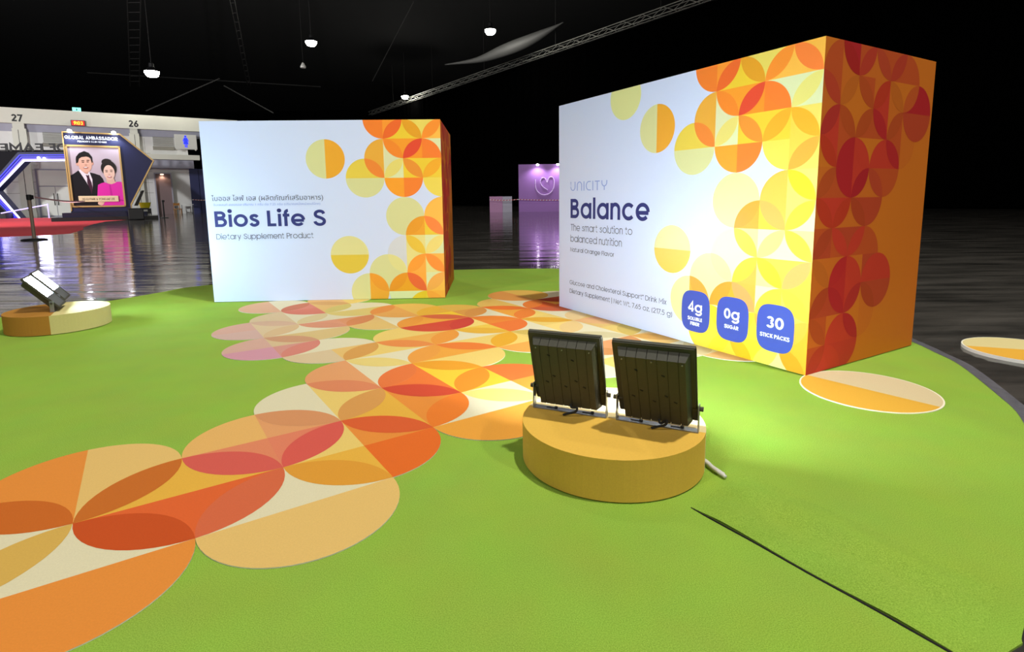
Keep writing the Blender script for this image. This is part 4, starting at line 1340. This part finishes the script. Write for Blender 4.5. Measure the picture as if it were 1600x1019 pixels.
tape([(-10.99, 12.72, .975), (-17.0, 22.0, .92), (-21.35, 26.1, .95)], 'red and white barrier tape stretched from the steel post to the portrait board')
tape([wp(10.97, 1.03, .07), wp(12.9, 1.02, .07)], 'red and white barrier tape across the front of the navy partition screen')
tape([(-1.30, 33.10, .755), (.40, 32.75, .745), (4.6, 32.75, .70)], 'red and white barrier tape across the purple wall and the kiosk')
ch = empty('wooden_chair', wp(9.98, FZ, .9), WANG + .3, 'small brown wooden chair beside the brown doorway', 'chair')
Mw = mat('brown_wood', (150, 104, 50), .6)
b = MB(); b.box((0, 0, .36), (.42, .4, .05)); b.build('seat', Mw, ch)
b = MB()
for sx in (-.19, .19): b.box((sx, .18, .5), (.04, .04, .62))
b.box((0, .18, .70), (.42, .03, .18))
b.build('backrest', Mw, ch)
for sx in (-.18, .18):
    for sy in (-.17, .17):
        b = MB(); b.box((sx, sy, .17), (.045, .045, .34)); b.build('leg', Mw, ch)
tb = empty('side_table', wp(10.62, FZ, .8), WANG, 'plain white side table between the wooden chair and the navy partition', 'table')
b = MB(); b.box((0, 0, .68), (.8, .4, .04)); b.build('table_top', M_white, tb)
for sx in (-.36, .36):
    b = MB(); b.box((sx, 0, .33), (.04, .36, .66)); b.build('leg', M_greymetal, tb)

# ------------------------------------------------------------------ purple display wall and kiosk
pw = empty('purple_wall', (.465, 33.0, FZ), -.02, 'purple display wall with a tube heart sign between the two cartons', 'display wall')
M_pur = mat('purple_board', (158, 112, 186), .6)
b = MB()
b.box((2.1, .15, 1.4), (4.2, .3, 2.8))
b.build('board', M_pur, pw)
M_tube = emitter('heart_tube', (205, 178, 222), .12)
for s_ in (1.42, 2.95):
    pts = [(0, 0), (.0, -.28), (.06, -.50), (.22, -.66), (.42, -.70), (.62, -.62), (.76, -.42), (.80, -.14), (.76, .04), (.66, .10), (.55, .03), (.50, -.14), (.44, .0), (.34, .07), (.24, .01), (.22, -.16), (.32, -.34), (.52, -.48)]
    b = MB()
    pp = spline(pts, 5)
    b.tube([(s_ - .42 + u * 1.4, -.05, 1.92 + v * 1.32) for u, v in pp], .03, 6)
    b.build('heart_sign', M_tube, pw, label='looped pink tube heart')
for s_ in (1.13, 2.32, 3.5):
    b = MB()
    b.tube([(s_, .1, 2.80), (s_, -.18, 2.86), (s_, -.22, 2.80)], .018, 6)
    ar = b.build('spot_arm', M_black, pw)
    b = MB()
    b.lathe([(.03, 0), (.075, .02), (.075, .09), (.04, .11)], 14, c=(s_, -.24, 2.70))
    b.build('spot_head', emitter('purple_spot', (255, 246, 255), 14), ar)
    sl = bpy.data.lights.new('purple_light', 'SPOT')
    sl.energy = 60
    sl.color = (.95, .86, 1)
    sl.spot_size = 2.4
    sl.spot_blend = .7
    sl.shadow_soft_size = .06
    so = bpy.data.objects.new('purple_light', sl)
    so.location = (.465 + s_, 32.52, 2.66)
    so.rotation_euler = Vector((0, .35, -1)).to_track_quat('-Z', 'Y').to_euler()
    C.objects.link(so)
lamp('purple_fill', (2.2, 29.0, 4.2), 50, (1, .95, 1), .2)
kio = empty('kiosk', (-1.30, 33.4, FZ), 0, 'low pink and grey kiosk left of the purple wall', 'kiosk')
b = MB(); b.box((.39, .3, .47), (.78, .6, .94)); b.build('pink_body', mat('kiosk_pink', (190, 140, 182), .6), kio)
b = MB(); b.box((1.07, .3, .467), (.57, .58, .934)); b.build('grey_body', mat('kiosk_grey', (186, 182, 200), .6), kio)

# ------------------------------------------------------------------ black drape under a truss
T0, T1 = Vector((-22.0, 88.5, 14.35)), Vector((30, 17.0, 14.35))
td = (T1 - T0).normalized()
tn = Vector((td.y, -td.x, 0))
b = MB()
NF = 240
fold = []
for k in range(NF + 1):
    p = T0.lerp(T1, k / NF) - tn * (.12 + .10 * math.sin(k * 1.9) + .05 * math.sin(k * 4.7))
    fold.append(p)
vv = [(p.x, p.y, FZ) for p in fold] + [(p.x, p.y, 13.95) for p in fold]
b.raw(vv, [[k, k + 1, NF + 2 + k, NF + 1 + k] for k in range(NF)])
tag(b.build('black_drape', mat('black_velvet', (2, 2, 2), .95, spec=.0)), 'tall black drape hanging from the truss behind the cartons', 'drape')
tr = empty('lighting_truss', T0.lerp(T1, .5), math.atan2(td.y, td.x), 'long aluminium truss running diagonally across the dark ceiling', 'truss')
Lh = (T1 - T0).length / 2
hs_ = .24
for k, (sy, sz) in enumerate(((-hs_, -hs_), (hs_, -hs_), (hs_, hs_), (-hs_, hs_))):
    b = MB(); b.tube([(-Lh, sy, sz), (Lh, sy, sz)], .036, 6); b.build('chord', M_truss, tr)
b = MB()
n_ = 90
for k in range(n_):
    x0_, x1_ = -Lh + 2 * Lh * k / n_, -Lh + 2 * Lh * (k + 1) / n_
    fl = k % 2
    for (ya, za), (yb, zb) in (((-hs_, -hs_), (-hs_, hs_)), ((hs_, -hs_), (hs_, hs_)), ((-hs_, -hs_), (hs_, -hs_))):
        a, c_ = ((ya, za), (yb, zb)) if fl else ((yb, zb), (ya, za))
        b.tube([(x0_, *a), (x1_, *c_)], .02, 5)
b.build('lacing', M_truss, tr)
for k in range(7):
    x_ = -Lh * .8 + k * Lh * .27
    b = MB(); b.tube([(x_, 0, .24), (x_, 0, 5.6)], .02, 5); b.build('hanger', M_darksteel, tr)

# ------------------------------------------------------------------ lamps under the roof
def highbay(loc, label, power, top):
    root = empty('high_bay_lamp', loc, 0, label, 'lamp', 'high bay lamps under the roof')
    b = MB()
    b.lathe([(.10, .62), (.16, .55), (.18, .30), (.46, .02), (.48, 0), (.42, .0), (.15, .26)], 24)
    b.build('reflector', M_black, root)
    b = MB()
    b.lathe([(.05, -.40), (.34, -.32), (.46, -.1), (.46, .0), (.2, .08)], 20)
    b.build('bulb', emitter('bulb_glow', (255, 252, 236), 60), root)
    b = MB(); b.tube([(0, 0, .6), (0, 0, top - loc[2])], .02, 6); b.build('hanger', M_darksteel, root)
    l_ = lamp('lamp_light', (loc[0], loc[1], loc[2] - .25), power, (1, .97, .88), .35)
    return root


highbay((-25.15, 40.0, 9.97), 'lit high bay lamp above the bay number 26, leftmost in the roof', 3000, 20)
highbay((-16.94, 49.0, 14.33), 'lit high bay lamp with a small unlit bell lamp hanging below it', 2500, 20)
highbay((-1.59, 49.0, 15.08), 'brightest lit high bay lamp, over the gap between the two cartons', 3000, 20)
highbay((-13.90, 75.0, 14.45), 'small far lit high bay lamp at the left end of the truss', 2000, 20)
bl = empty('bell_lamp', (-16.30, 45.0, 11.25), 0, 'small unlit pale bell lamp hanging on a thin wire', 'lamp')
b = MB(); b.lathe([(.20, 0), (.21, .12), (.10, .32), (.05, .40)], 16); b.build('shade', M_white, bl)
b = MB(); b.tube([(0, 0, .4), (0, 0, 8.7)], .012, 5); b.build('wire', M_darksteel, bl)

# silver air duct catching the lamp light
b = MB()
pts = [(-6.34, 56, 13.94), (-3.13, 55.0, 14.08), (-.63, 54.0, 14.62), (1.76, 53, 15.24), (3.77, 52, 15.94), (4.9, 51.5, 16.4)]
sx_ = spline([(p[0], p[1]) for p in pts], 6); zz = spline([(p[0], p[2]) for p in pts], 6)
b.tube([(q[0], q[1], zz[i][1]) for i, q in enumerate(sx_)], [.04 + .55 * math.sin(PI * min(1, .05 + .95 * i / len(sx_))) ** 2.2 for i in range(len(sx_))], 14)
tag(b.build('air_duct', mat('silver_duct', (74, 74, 73), .6), smooth=True), 'silver fabric air duct below the roof, right of the brightest lamp', 'duct')
# roof steel: ladder truss behind the leftmost lamp and plain pipes
def rung(name, a, c_, wdt, n_, label):
    root = empty(name, a, 0, label, 'roof truss')
    a_, c2 = Vector((0, 0, 0)), Vector(c_) - Vector(a)
    off = Vector((wdt, 0, 0))
    for sx in (0, 1):
        b = MB(); b.tube([a_ + off * sx, c2 + off * sx], .045, 5); b.build('chord', M_darksteel, root)
    b = MB()
    for k in range(1, n_):
        p = a_.lerp(c2, k / n_)
        b.tube([p, p + off], .03, 5)
    b.build('rungs', M_darksteel, root)


rung('roof_truss', (-26.6, 40.5, 16.2), (-41.5, 62.0, 13.5), 1.0, 14, 'dark ladder-like roof truss passing the leftmost lamp')
rung('roof_truss', (-17.0, 34.0, 17.0), (-30.5, 66.0, 14.2), .35, 18, 'dark roof truss between the two left lamps')
for a, c_, label in (((-46, 62, 15.0), (-22, 66, 14.0), 'thin grey pipe crossing the roof behind the leftmost lamp'),
                     ((-31.0, 48.0, 8.6), (-25.0, 49.0, 11.4), 'slanting grey brace above the pale beam'),
                     ((-25.2, 50.0, 11.0), (-21.0, 50.0, 8.6), 'slanting grey brace above the left carton'),
                     ((-14.5, 60, 13.3), (-8.5, 52, 18.5), 'bent grey pipe rising beside the far small lamp')):
    b = MB(); b.tube([a, c_], .05, 6)
    tag(b.build('roof_pipe', M_darksteel), label, 'roof pipe')
